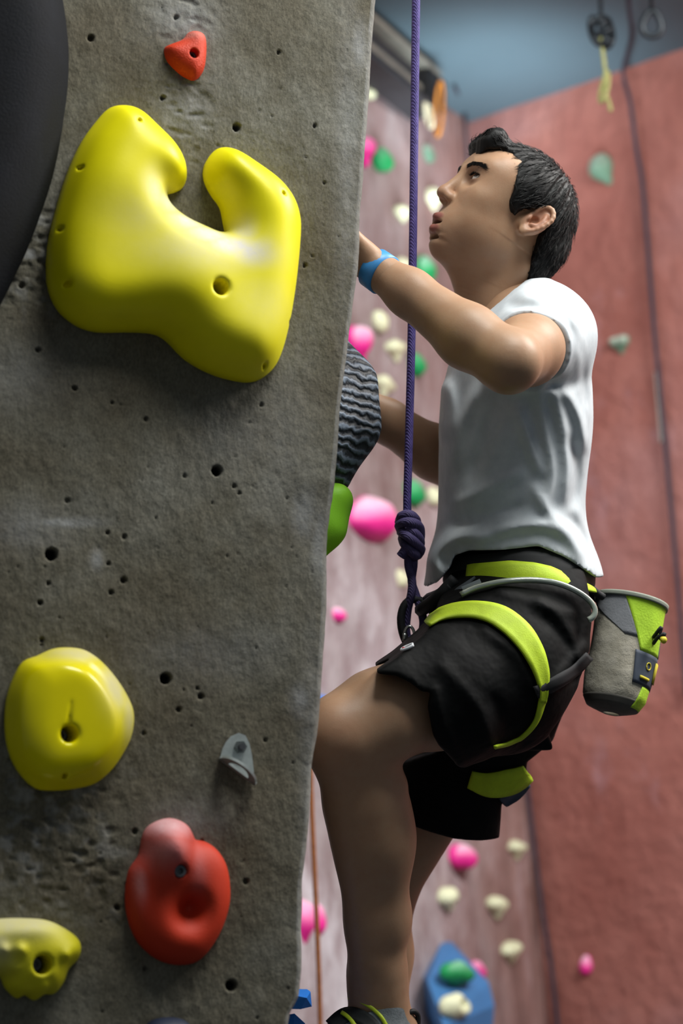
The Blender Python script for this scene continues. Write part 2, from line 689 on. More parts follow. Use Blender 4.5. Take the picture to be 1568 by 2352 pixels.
m = NT('concrete')
big = m.noise(4.5, 5, 0.6)
fine = m.noise(70, 6, 0.7, (1, 1, 0.55))
cc = m.ramp(big, [(0.30, hexlin('#5e5545')), (0.50, hexlin('#6b6659')), (0.70, hexlin('#807e75'))])
cc = m.mix(m.math('MULTIPLY', fine, 0.9), m.mix(1.0, cc, (0.62, 0.62, 0.60), 'MULTIPLY'), m.mix(1.0, cc, (1.25, 1.25, 1.25), 'MULTIPLY'))
cc = m.mix(0.75, cc, m.ramp(m.noise(330, 3, 0.7, (1, 1, 0.5)), [(0.3, (0.55, 0.55, 0.55)), (0.7, (1.3, 1.3, 1.3))]), 'MULTIPLY')
ch = m.attr('chalk')
cc = m.mix(m.math('MULTIPLY', ch, m.math('MULTIPLY', m.noise(60, 5, 0.8), 0.9)), cc, hexlin('#c9ccd2'))
cc = m.mix(m.attr('pit_dark'), cc, hexlin('#0d0d0c'))
nb = m.bump(m.noise(160, 4, 0.7, (1, 1, 0.6)), 0.35, 0.004)
nb = m.bump(m.noise(28, 4, 0.6), 0.3, 0.01, nb)
mat_concrete = m.out(cc, 0.92, nb, spec=0.25)
chalk = rough_patch * 0.55 * np.clip(vnoise(flat, 60, 2, 5) * 2.2, 0, 1)
for cx, cy, rx, ry, w in ((150, 1200, 75, 12, .75), (222, 1285, 14, 22, .7), (60, 1210, 90, 50, .4), (700, 1180, 30, 60, .6), (735, 1250, 20, 90, .6),
                          (690, 1610, 25, 40, .6), (425, 45, 80, 55, .5), (430, 250, 45, 40, .4), (825, 110, 20, 60, .6), (480, 1500, 160, 60, .25),
                          (560, 1000, 120, 90, .22), (445, 1880, 90, 50, .3), (40, 860, 120, 80, .25), (650, 1000, 80, 200, .2), (720, 1750, 30, 300, .4), (800, 400, 30, 400, .35)):
    chalk = np.maximum(chalk, w * np.exp(-((PXf - cx) / rx) ** 2 - ((PYf - cy) / ry) ** 2))
chalk[PXf > 9e4] = 0.35
pit_dark = np.clip(pit / 0.014, 0, 1) ** 1.5  # near-black tone that grows with pit depth
V = to_world(flat)
pillar = structure(mesh_object('wall_pillar', V, Q, mat_concrete, smooth=True, attrs={'chalk': chalk, 'pit_dark': pit_dark}))

# far walls: corner at the back, left wall and red wall, leaning as climbing walls do
def ray_at_height(px, py, z):
    r = to_world(C(px, py, 1.0)) - CAM
    return CAM + r * ((z - CAM[2]) / r[2])


CORNER_TOP = to_world(C(1078, 292, 7.7))
ZTOP = CORNER_TOP[2]
LEFT_TOP = ray_at_height(850, 112, ZTOP)
RIGHT_TOP = ray_at_height(1568, 125, ZTOP)
CORNER_LOW = to_world(C(1262, 2352, 7.2))


class Plane:
    """a wall through three points; P(a, b): a along the top from the corner, b down"""
    def __init__(s, o, a, b):
        s.o, s.a, s.b = o, a - o, b - o
        n = np.cross(s.a, s.b)
        n /= np.linalg.norm(n)
        if n @ (CAM - o) < 0:
            n = -n
        s.n = n
        s.u = s.a / np.linalg.norm(s.a)
        if s.u[0] < 0:
            s.u = -s.u
        v = np.cross(n, s.u)
        s.v = v if v[2] > 0 else -v

    def hit(s, px, py):
        r = to_world(C(px, py, 1.0)) - CAM
        return CAM + r * (((s.o - CAM) @ s.n) / (r @ s.n))


PL = Plane(CORNER_TOP, LEFT_TOP, CORNER_LOW)
PR = Plane(CORNER_TOP, RIGHT_TOP, CORNER_LOW)


def wall_grid(name, pl, amax, bmax, nu, nv, amp, mat, seed):
    a = np.linspace(0, amax, nu)
    b = np.linspace(-0.012, bmax, nv)
    A, B = np.meshgrid(a, b, indexing='ij')
    P = pl.o + A[..., None] * pl.a + B[..., None] * pl.b
    flat = P.reshape(-1, 3)
    off = vnoise(flat, 1.6, 2, seed) * amp + vnoise(flat, 9, 3, seed + 1) * amp * 0.35
    edge = np.minimum(1, A.ravel() * 4)
    flat = flat + pl.n * (off * edge)[:, None]
    i, j = np.meshgrid(np.arange(nu - 1), np.arange(nv - 1), indexing='ij')
    Q = np.stack([i * nv + j, (i + 1) * nv + j, (i + 1) * nv + j + 1, i * nv + j + 1], -1).reshape(-1, 4)
    n = np.cross(flat[Q[0, 1]] - flat[Q[0, 0]], flat[Q[0, 3]] - flat[Q[0, 0]])
    if n @ pl.n < 0:
        Q = Q[:, ::-1].copy()
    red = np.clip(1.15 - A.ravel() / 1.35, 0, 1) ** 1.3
    return structure(mesh_object(name, flat, Q, mat, attrs={'red': red}))


m = NT('painted_pink_wall')
c1 = m.ramp(m.noise(1.3, 3, 0.5), [(0.35, hexlin('#978a8a')), (0.52, hexlin('#bab3b8')), (0.66, hexlin('#dcdce4'))])
c2 = m.mix(m.ramp(m.noise(9, 5, 0.65, (1.4, 1.4, 0.7)), [(0.40, (0, 0, 0)), (0.60, (1, 1, 1))]), m.mix(1.0, c1, (0.66, 0.58, 0.58), 'MULTIPLY'), c1)
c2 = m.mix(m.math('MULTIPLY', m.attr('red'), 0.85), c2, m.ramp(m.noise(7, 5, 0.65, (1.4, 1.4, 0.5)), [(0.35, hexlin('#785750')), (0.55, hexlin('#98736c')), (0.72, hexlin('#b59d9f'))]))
mat_left = m.out(c2, 0.85, m.bump(m.noise(12, 5, 0.6, (1.3, 1.3, 0.8)), 0.35, 0.04), spec=0.2)
m = NT('painted_red_wall')
c1 = m.ramp(m.noise(1.1, 4, 0.55), [(0.3, hexlin('#9d6056')), (0.5, hexlin('#ae756b')), (0.72, hexlin('#b69090'))])
c2 = m.mix(m.ramp(m.noise(5, 5, 0.65), [(0.4, (0, 0, 0)), (0.75, (1, 1, 1))]), m.mix(1.0, c1, (0.80, 0.74, 0.74), 'MULTIPLY'), c1)
c2 = m.mix(m.ramp(m.noise(3.3, 5, 0.7, (1, 1, 0.6)), [(0.60, (0, 0, 0)), (0.78, (0.55, 0.55, 0.55))]), c2, hexlin('#b79aa6'))
mat_red = m.out(c2, 0.85, m.bump(m.noise(14, 5, 0.6), 0.6, 0.03), spec=0.2)
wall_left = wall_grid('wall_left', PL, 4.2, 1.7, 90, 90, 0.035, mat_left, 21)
wall_right = wall_grid('wall_right', PR, 4.5, 1.7, 90, 90, 0.012, mat_red, 31)

mat_ceiling = plain('ceiling_paint', '#586c77', 0.8, 0.05, 3)
mat_floor = plain('gym_matting', '#3c4148', 0.8, 0.1, 4, bump=0.2)
zc = ZTOP + 0.015


def slab(name, x0, x1, y0, y1, z0, z1, mat):
    V, Fc = box_mesh([(x0 + x1) / 2, (y0 + y1) / 2, (z0 + z1) / 2], [(x1 - x0) / 2, 0, 0], [0, (y1 - y0) / 2, 0], [0, 0, (z1 - z0) / 2])
    return structure(mesh_object(name, V, Fc, mat, smooth=False))


slab('ceiling', -4.5, 5.5, 3.9, 9.2, zc, zc + 0.1, mat_ceiling)
slab('floor', -4.5, 5.5, -1.5, 9.2, -0.1, 0.0, mat_floor)

# ================================================================== HOLDS ON THE PILLAR
def blur2(a, r, it=2):
    for _ in range(it):
        for ax in (0, 1):
            p = np.pad(a, [(r, r) if k == ax else (0, 0) for k in (0, 1)], mode='edge')
            cs = np.cumsum(np.insert(p, 0, 0, axis=ax), axis=ax)
            n = a.shape[ax]
            if ax == 0:
                a = (cs[2 * r + 1:2 * r + 1 + n] - cs[:n]) / (2 * r + 1)
            else:
                a = (cs[:, 2 * r + 1:2 * r + 1 + n] - cs[:, :n]) / (2 * r + 1)
    return a


class WallHold:
    """a moulded hold: outline on the wall plane, domed profile, carved in a (u, v, w) frame"""
    def __init__(s, outline_px, Rr, Hh, h=0.0022, blur=0.008, smooth=3):
        s.O = wall_pt(*np.mean(np.asarray(outline_px, float), 0))
        P = np.array([s.uv(*q) for q in outline_px])
        P = smooth_poly(P, smooth) if smooth > 1 else P
        s.P = P
        lo, hi = P.min(0), P.max(0)
        s.h = h
        s.F = Field([lo[0] - .008, lo[1] - .008, -.012], [hi[0] + .008, hi[1] + .008, Hh * 1.45 + .012], h)
        U, V = s.F.ax[0][:, None], s.F.ax[1][None]
        s.S = poly_sdf(U, V, P)
        q = np.clip(-s.S / Rr, 0, 1)
        hh = Hh * np.sqrt(np.clip(1 - (1 - q) ** 2, 0, 1))
        s.hh = blur2(hh, max(1, int(blur / h)))
        s.U, s.V = U, V

    def uv(s, px, py):
        d = wall_pt(px, py) - s.O
        return np.array([d @ WU, d @ WV])

    def uvz(s, px, py):
        """where the pixel's ray meets the domed surface"""
        z, r = 0.0, C(px, py, 1.0)
        for _ in range(4):
            q = r * ((s.O @ WN + z) / (r @ WN)) - s.O
            u, v = q @ WU, q @ WV
            i = int(np.clip(round((u - s.F.lo[0]) / s.h), 0, s.hh.shape[0] - 1))
            j = int(np.clip(round((v - s.F.lo[1]) / s.h), 0, s.hh.shape[1] - 1))
            z = .5 * z + .5 * s.hh[i, j]
        return np.array([u, v])

    def bumpg(s, px, py, r, amp, ry=None):
        u, v = s.uvz(px, py)
        s.hh = s.hh + amp * np.exp(-((s.U - u) / r) ** 2 - ((s.V - v) / (ry or r)) ** 2)
        return s

    def solid(s, k=0.004):
        Wg = s.F.ax[2][None, None, :]
        d = smax((Wg - s.hh[..., None]) * 0.8, np.broadcast_to(s.S[..., None], s.F.D.shape), k)
        s.F.D = np.maximum(d, -Wg - 0.006).astype(np.float32)
        return s

    def height(s, px, py):
        u, v = s.uvz(px, py)
        i = int(round((u - s.F.lo[0]) / s.h))
        j = int(round((v - s.F.lo[1]) / s.h))
        return s.hh[np.clip(i, 0, s.hh.shape[0] - 1), np.clip(j, 0, s.hh.shape[1] - 1)]

    def hole(s, px, py, r, depth=None, k=0.003, tilt=(0, 0)):
        u, v = s.uvz(px, py)
        z = s.height(px, py)
        d = depth if depth else z
        s.F.cone([u, v, z - d], [u + tilt[0], v + tilt[1], z + 0.02], r * 0.85, r * 1.05, k, 's')
        return s

    def world(s, P):
        P = np.atleast_2d(P)
        return to_world(s.O + P[:, 0:1] * WU + P[:, 1:2] * WV + P[:, 2:3] * WN)

    def build(s, name, mat, parent, chalkfn=None, relax=2):
        V, Q = s.F.mesh(relax)
        w = s.world(V)
        ch = np.zeros(len(V))
        if chalkfn:
            ch = chalkfn(V, s)
        return mesh_object(name, w, Q, mat, parent, attrs={'chalk': ch})

    def spot(s, V, px, py, r, ry=None):
        u, v = s.uvz(px, py)
        return np.exp(-((V[:, 0] - u) / r) ** 2 - ((V[:, 1] - v) / (ry or r)) ** 2)

    def bolt(s, px, py, r, z, parent, mat):
        """socket head cap screw sitting in the hole"""
        u, v = s.uvz(px, py)
        c = np.array([u, v, z])
        a = np.linspace(0, 2 * math.pi, 24, endpoint=False)
        ring = lambda rr, zz: np.stack([u + rr * np.cos(a), v + rr * np.sin(a), np.full(24, zz)], 1)
        hexr = lambda zz: np.stack([u + r * 0.5 * np.cos(a), v + r * 0.5 * np.sin(a), np.full(24, zz)], 1)
        L = [ring(r, z - .012), ring(r, z - .001), ring(r * .9, z), hexr(z), hexr(z - .005)]
        V = np.vstack(L)
        Fc = []
        for k in range(4):
            for q in range(24):
                Fc.append((k * 24 + q, k * 24 + (q + 1) % 24, (k + 1) * 24 + (q + 1) % 24, (k + 1) * 24 + q))
        Fc.append(tuple(96 + q for q in range(24)))
        Fc.append(tuple(range(23, -1, -1)))
        return mesh_object('bolt', s.world(V), Fc, mat, parent, smooth=False)


mat_yellow = hold_material('yellow_polyurethane', '#f2e600', 0.42, 0.05)
mat_yellow2 = hold_material('yellow_glossy', '#e6d800', 0.22, 0.03, chalkcol='#cfc592')
mat_yellow3 = hold_material('yellow_gritty', '#d9cf18', 0.5, 0.25, chalkcol='#c9c2a0')
mat_red_hold = hold_material('red_resin', '#c0300f', 0.62, 0.22, chalkcol='#dcb0b4')
mat_orange = hold_material('orange_red_resin', '#cf3a16', 0.55, 0.5)
mat_bolt = plain('dark_bolt_steel', '#55565a', 0.4, 0.1, 60, metallic=0.6)
mat_navy_hold = hold_material('navy_resin', '#1b2338', 0.55, 0.2, chalk=False)


def w_loc(px, py):
    return to_world(wall_pt(px, py))


# large yellow macro
OUT_MACRO = [(248, 252), (285, 247), (321, 259), (358, 294), (395, 330), (418, 367), (426, 404), (420, 431), (399, 443), (381, 448), (377, 454), (390, 477),
             (422, 503), (464, 523), (512, 541), (510, 509), (503, 477), (482, 447), (467, 413), (468, 381), (487, 351), (509, 342), (542, 351), (588, 381),
             (638, 418), (670, 459), (684, 500), (686, 542), (677, 643), (661, 744), (638, 826), (610, 863), (574, 879), (528, 874), (477, 858), (422, 826),
             (376, 780), (340, 766), (275, 764), (220, 764), (174, 750), (133, 716), (110, 670), (105, 615), (112, 542), (133, 459), (156, 390), (184, 330), (216, 285)]
hd = WallHold(OUT_MACRO, 0.062, 0.066, 0.0022, 0.010)
hd.bumpg(440, 640, 0.06, 0.014).bumpg(280, 420, 0.05, 0.006).bumpg(540, 760, 0.05, 0.006)
hd.solid(0.006)
hd.hole(497, 658, 0.0115, 0.06, 0.006, (0.006, -0.003))
for x, y, r in ((316, 282, .0032), (186, 386, .0035), (139, 527, .0035), (156, 652, .0052), (645, 450, .0035), (607, 840, .0038), (664, 740, .0028)):
    hd.hole(x, y, r, 0.014, 0.0015)
big_hold = thing('climbing_hold', 'large bright yellow claw shaped climbing hold with an open notch at its top', 'climbing hold', w_loc(400, 570))


def chalk_macro(V, s):
    c = 0.0
    for x, y, rx, ry, w in ((385, 475, .022, .022, .75), (425, 515, .030, .018, 1.0), (475, 545, .034, .017, 1.2), (525, 568, .036, .018, 1.25), (570, 582, .034, .020, 1.0), (350, 440, .02, .03, .5), (470, 575, .09, .032, .45), (560, 535, .014, .02, .7), (600, 700, .05, .04, .2), (330, 500, .05, .04, .25)):
        c = np.maximum(c, w * s.spot(V, x, y, rx, ry))
    return np.clip(c, 0, 1)


hd.build('hold_body', mat_yellow, big_hold, chalk_macro)
hd.bolt(497, 658, 0.0085, 0.032, big_hold, mat_bolt)

# round yellow hold with a raised front disc
OUT_Y2 = [(50, 1521), (83, 1507), (119, 1491), (156, 1488), (193, 1494), (230, 1519), (266, 1560), (294, 1606), (306, 1643), (301, 1689), (285, 1725), (257, 1767),
          (220, 1799), (184, 1810), (138, 1816), (92, 1815), (64, 1799), (37, 1767), (18, 1725), (10, 1670), (14, 1606), (28, 1560)]
hd = WallHold(OUT_Y2, 0.05, 0.044, 0.002, 0.006)
DISC = np.array([hd.uvz(x, y) for x, y in ((44, 1535), (100, 1518), (160, 1522), (215, 1550), (252, 1600), (272, 1660), (262, 1715), (225, 1765), (160, 1800), (90, 1800), (40, 1755), (22, 1690), (24, 1600))])
sd2 = poly_sdf(hd.U, hd.V, smooth_poly(DISC, 4))
hd.hh = hd.hh + blur2(np.where(sd2 < 0, 0.011 * np.sqrt(np.clip(1 - (1 - np.clip(-sd2 / .012, 0, 1)) ** 2, 0, 1)), 0), 2)
hd.solid(0.004)
hd.hole(152, 1684, 0.0115, 0.05, 0.006, (0.005, -0.002))
hd.hole(148, 1783, 0.0042, 0.012, 0.002)
a, b = hd.uvz(161, 1612), hd.uvz(156, 1662)
hd.F.cone([a[0], a[1], hd.height(161, 1612)], [b[0], b[1], hd.height(156, 1662) - .002], .0008, .0026, 0.002, 's')
hold_y2 = thing('climbing_hold', 'round glossy yellow climbing hold with one deep bolt hole, left of the bolt hanger', 'climbing hold', w_loc(158, 1650))
hd.build('hold_body', mat_yellow2, hold_y2, lambda V, s: np.clip(np.maximum(np.maximum(s.spot(V, 190, 1500, .05, .012), s.spot(V, 262, 1575, .022, .035)), .8 * s.spot(V, 295, 1640, .012, .04)) * 1.0, 0, .9))
hd.bolt(152, 1684, 0.008, 0.018, hold_y2, mat_bolt)

# knobbly yellow hold in the bottom corner
OUT_Y3 = [(-95, 2150), (-60, 2118), (0, 2110), (46, 2109), (101, 2113), (142, 2130), (174, 2152), (185, 2175), (179, 2203), (156, 2226), (147, 2253), (124, 2283), (100, 2284), (78, 2299),
          (55, 2285), (40, 2294), (23, 2283), (9, 2267), (-3, 2242), (-30, 2245), (-60, 2225), (-90, 2195)]
hd = WallHold(OUT_Y3, 0.04, 0.048, 0.0019, 0.004)
for x, y in ((45, 2182), (6, 2182), (28, 2225), (60, 2280), (20, 2270), (100, 2270), (150, 2195), (-30, 2200)):
    hd.bumpg(x, y, 0.0075, 0.006)
hd.bumpg(60, 2130, 0.05, 0.010, 0.014)
hd.solid(0.005)
hd.hole(91, 2215, 0.0125, 0.05, 0.005, (0.005, -0.001))
hold_y3 = thing('climbing_hold', 'dull yellow knobbly climbing hold cut off by the bottom corner of the frame', 'climbing hold', w_loc(60, 2200))
hd.build('hold_body', mat_yellow3, hold_y3, lambda V, s: np.clip(np.maximum(s.spot(V, 40, 2120, .07, .018), .8 * s.spot(V, -5, 2170, .02, .03)), 0, .85))
hd.bolt(91, 2215, 0.009, 0.014, hold_y3, mat_bolt)

# red hold with a bulb and a pocket
OUT_RED = [(326, 1918), (345, 1893), (386, 1879), (425, 1893), (441, 1918), (445, 1929), (468, 1932), (496, 1950), (519, 1987), (528, 2042), (523, 2093), (500, 2152), (459, 2205),
           (409, 2217), (358, 2203), (317, 2166), (294, 2116), (287, 2060), (294, 2001), (318, 1962)]
hd = WallHold(OUT_RED, 0.045, 0.034, 0.0019, 0.005)
hd.bumpg(388, 1950, 0.030, 0.030, 0.034)
hd.bumpg(438, 2098, 0.022, -0.018).bumpg(442, 2080, 0.015, -0.016)
hd.solid(0.005)
hd.hole(412, 2001, 0.0095, 0.016, 0.0025, (0.002, 0))
hold_red = thing('climbing_hold', 'red climbing hold with a chalky pink bulb on top and a shallow pocket', 'climbing hold', w_loc(407, 2060))
hd.build('hold_body', mat_red_hold, hold_red, lambda V, s: np.clip(np.maximum(np.maximum(.95 * s.spot(V, 386, 1895, .036, .018), .42 * s.spot(V, 385, 1945, .030, .026)), np.maximum(.45 * s.spot(V, 322, 2030, .007, .022), .22 * s.spot(V, 455, 1990, .012, .03))), 0, .9))
hd.bolt(412, 2001, 0.0082, float(hd.height(412, 2001)) - 0.003, hold_red, mat_bolt)

# small orange-red foot chip
OUT_OR = [(376, 112), (390, 103), (418, 92), (431, 76), (450, 73), (470, 85), (473, 124), (466, 165), (445, 186), (422, 177), (395, 156), (379, 133)]
hd = WallHold(OUT_OR, 0.024, 0.022, 0.0013, 0.003)
hd.solid(0.003)
hd.hole(444, 123, 0.0075, 0.016, 0.0015, (0.002, 0))
hold_or = thing('climbing_hold', 'small orange red triangular foothold above the large yellow hold', 'climbing hold', w_loc(430, 130))
hd.build('hold_body', mat_orange, hold_or, lambda V, s: .25 * s.spot(V, 440, 80, .02, .008))
hd.bolt(444, 123, 0.0065, 0.010, hold_or, mat_bolt)

# dark blue hold peeking in at the bottom
OUT_NV = [(325, 2375), (345, 2345), (385, 2336), (425, 2344), (450, 2380), (440, 2430), (390, 2450), (335, 2430)]
hd = WallHold(OUT_NV, 0.03, 0.03, 0.0025, 0.004)
hd.solid(0.004)
tag(hd.build('climbing_hold', mat_navy_hold, None), 'dark navy climbing hold barely showing at the bottom edge under the red hold', 'climbing hold')

# big black volume at the top left
VOL = [(-900, -500), (60, -420), (118, -60), (132, 0), (149, 110), (149, 200), (132, 330), (108, 440), (62, 570), (30, 640), (0, 700), (-60, 800), (-200, 930), (-600, 980), (-900, 700)]
hd = WallHold(VOL, 0.10, 0.14, 0.008, 0.02)
hd.solid(0.008)
m = NT('black_volume_paint')
cv = m.ramp(m.noise(11, 5, 0.7), [(0.35, hexlin('#090a0f')), (0.62, hexlin('#0f1118')), (0.8, hexlin('#1a1c22'))])
mat_black_vol = m.out(cv, 0.75, m.bump(m.noise(300, 3, 0.6), 0.3, 0.003), spec=0.15)
tag(hd.build('climbing_volume', mat_black_vol, None), 'big smooth black climbing volume bulging in at the top corner of the concrete', 'climbing volume')

# bolt hanger
hanger = thing('bolt_hanger', 'steel bolt hanger screwed to the concrete beside the round yellow hold', 'bolt hanger', w_loc(545, 1740))
mat_steel = plain('galvanised_steel', '#b9c0be', 0.35, 0.15, 60, metallic=0.55)
WO = wall_pt(545, 1740)


def wuv(px, py, w=0.0):
    return wall_pt(px, py) + WN * w


plate = np.array([wuv(x, y, .002) for x, y in ((503, 1742), (508, 1722), (516, 1706), (528, 1692), (546, 1684), (561, 1690), (570, 1708), (576, 1735), (580, 1770), (582, 1800), (560, 1784), (530, 1764))])
V, Fc = prism_mesh(to_world(plate), to_world(WN) - CAM, 0.003)
mesh_object('plate', V, Fc, mat_steel, hanger, smooth=False)
e0, e1 = wuv(501, 1742, .004), wuv(583, 1803, .004)
mid = (e0 + e1) / 2
ax = (e1 - e0) / 2
L = np.linalg.norm(ax)
axn = ax / L
outd = WN * 0.97 + WV * 0.16
outd /= np.linalg.norm(outd)
nn = np.cross(axn, outd)
ang = np.linspace(0, math.pi, 20)
outer = [mid + axn * L * math.cos(q) + outd * 0.034 * math.sin(q) for q in ang]
inner = [mid + axn * L * 0.55 * math.cos(q) + outd * (0.006 + 0.021 * math.sin(q)) for q in ang]
V = []
for q in range(20):
    for base in (outer[q], inner[q]):
        V += [base - nn * .0018, base + nn * .0018]
Fc = []
for q in range(19):
    a, b = q * 4, (q + 1) * 4
    Fc += [(a, b, b + 1, a + 1), (a + 2, a + 3, b + 3, b + 2), (a, a + 2, b + 2, b), (a + 1, b + 1, b + 3, a + 3)]
Fc += [(0, 1, 3, 2), (76, 78, 79, 77)]
# strip that closes the eye along the bend
i0 = len(V)
V += [mid - axn * L - nn * .0018, mid - axn * L + nn * .0018, mid + axn * L - nn * .0018, mid + axn * L + nn * .0018]
V += [v + outd * 0.008 for v in V[i0:i0 + 4]]
Fc += [(i0, i0 + 1, i0 + 3, i0 + 2), (i0 + 4, i0 + 6, i0 + 7, i0 + 5), (i0, i0 + 2, i0 + 6, i0 + 4), (i0 + 1, i0 + 5, i0 + 7, i0 + 3)]
mesh_object('eye', to_world(np.array(V)), Fc, mat_steel, hanger, smooth=False)
cN = wuv(548, 1717, .005)
a = np.linspace(0, 2 * math.pi, 6, endpoint=False)
hexp = [cN + WU * .0085 * math.cos(q) + WV * .0085 * math.sin(q) for q in a]
V, Fc = prism_mesh(to_world(np.array(hexp)), to_world(WN) - CAM, 0.007)
nut = mesh_object('nut', V, Fc, plain('dull_steel', '#6d7272', 0.45, 0.15, 60, metallic=0.8), hanger, smooth=False)
a = np.linspace(0, 2 * math.pi, 16, endpoint=False)
V, Fc = prism_mesh(to_world(np.array([cN + WU * .0042 * math.cos(q) + WV * .0042 * math.sin(q) for q in a])), to_world(WN) - CAM, 0.012)
mesh_object('bolt', V, Fc, mat_bolt, hanger, smooth=False)


# ------------------------------------------------------------------ holds on the pillar's hidden side
def side_pt(py, back, out=0.0):
    """point on the pillar's side face: row py, metres behind the edge, metres off the face"""
    e = wall_pt(np.interp(py, EDGE[:, 0], EDGE[:, 1]) + 5, py)
    return e + SIDE * back + SN * out


c = side_pt(960, 0.25)
m = NT('striped_resin')
wv = m.n('ShaderNodeTexWave', wave_type='BANDS', bands_direction='Z')
wv.inputs['Scale'].default_value = 22
wv.inputs['Distortion'].default_value = 5.5
wv.inputs['Detail'].default_value = 3
wv.inputs['Detail Scale'].default_value = 1.6
m.l(m.tc.outputs['Object'], wv.inputs['Vector'])
cs = m.ramp(wv.outputs['Fac'], [(0.25, hexlin('#141a22')), (0.55, hexlin('#343e4b')), (0.85, hexlin('#6f7c8c'))])
mat_striped = m.out(cs, 0.6, m.bump(wv.outputs['Fac'], 0.5, 0.006))
fld = Field(c - [.16, .30, .30], c + [.20, .28, .34], 0.005)
top, low = C(795, 790, 3.50), C(770, 1110, 3.46)
fld.chain([C(770, 800, 3.49), C(800, 880, 3.49), C(803, 980, 3.48), C(770, 1095, 3.47)], [.018, .033, .036, .022], 0.05)
fld.ell(C(740, 950, 3.47), [.05, .125, .09], 0.03)
V, Q = fld.mesh(2)
striped = mesh_object('climbing_hold', to_world(V), Q, mat_striped, None)
tag(striped, 'dark grey hold with wavy pale stripes bulging out behind the concrete edge', 'climbing hold')
fld = Field(c - [.16, .40, .30], c + [.20, -.02, .30], 0.004)
fld.chain([C(735, 1150, 3.44), C(770, 1150, 3.44), C(752, 1215, 3.43), C(728, 1275, 3.42)], [.04, .020, .022, .012], 0.03)
V, Q = fld.mesh(2)
tag(mesh_object('climbing_hold', to_world(V), Q, hold_material('lime_resin', '#8fd42a', 0.5, 0.15, chalk=False), None), 'lime green hold right under the striped grey hold at the concrete edge', 'climbing hold')
mat_blue = hold_material('blue_resin', '#1f78d8', 0.45, 0.2, chalk=False)


def faceted(name, pts, mat, parent=None):
    """convex hull of construction-frame points, flat shaded"""
    import bmesh
    bm = bmesh.new()
    for p in to_world(np.array(pts)):
        bm.verts.new(p)
    r = bmesh.ops.convex_hull(bm, input=bm.verts)
    for g in r['geom_interior']:
        if isinstance(g, bmesh.types.BMVert):
            bm.verts.remove(g)
    bm.normal_update()
    V = np.array([v.co[:] for v in bm.verts])
    bm.verts.index_update()
    Fc = [tuple(v.index for v in f.verts) for f in bm.faces]
    bm.free()
    return mesh_object(name, V, Fc, mat, parent, smooth=False)


def facet_at(px, py, d, rx, ry, rz, seed, n=14):
    r = np.random.RandomState(seed)
    v = r.normal(size=(n, 3))
    v /= np.linalg.norm(v, axis=1, keepdims=True)
    return C(px, py, d) + v * np.array([rx, ry, rz])


tag(faceted('climbing_hold', [C(705, 2272, 3.3), C(713, 2278, 3.3), C(704, 2292, 3.27), C(716, 2312, 3.3), C(690, 2318, 3.28), C(592, 2270, 3.3), C(592, 2316, 3.3), C(690, 2276, 3.36), C(690, 2316, 3.36)], mat_blue),
    'small blue angular hold at the concrete edge beside the thin orange rope', 'climbing hold')
tag(faceted('climbing_hold', [C(676, 2328, 3.34), C(700, 2350, 3.34), C(712, 2420, 3.36), C(668, 2470, 3.36), C(535, 2440, 3.4), C(535, 2350, 3.4), C(740, 2440, 3.44), C(700, 2470, 3.5), C(660, 2345, 3.5)], mat_blue),
    'blue foothold under the climbing shoe toe, mostly below the frame', 'climbing hold')

# ================================================================== FAR WALL: HOLDS, ROPES, BEAM
mat_pink = hold_material('pink_resin', '#f0309a', 0.5, 0.2, chalkcol='#f3cfe2')
mat_green = hold_material('green_resin', '#1f9a58', 0.5, 0.2, chalkcol='#9ed0b4')
mat_cream = hold_material('cream_resin', '#e4e8c4', 0.6, 0.2, chalk=False)
mat_sage = hold_material('sage_resin', '#5f7f6a', 0.6, 0.2, chalkcol='#b7c2b4')
mat_blue_vol = hold_material('blue_volume', '#4479b0', 0.5, 0.15, chalkcol='#9fb6cc')


def px_scale(pl, px, py):
    return from_world(pl.hit(px, py))[2] / FPX


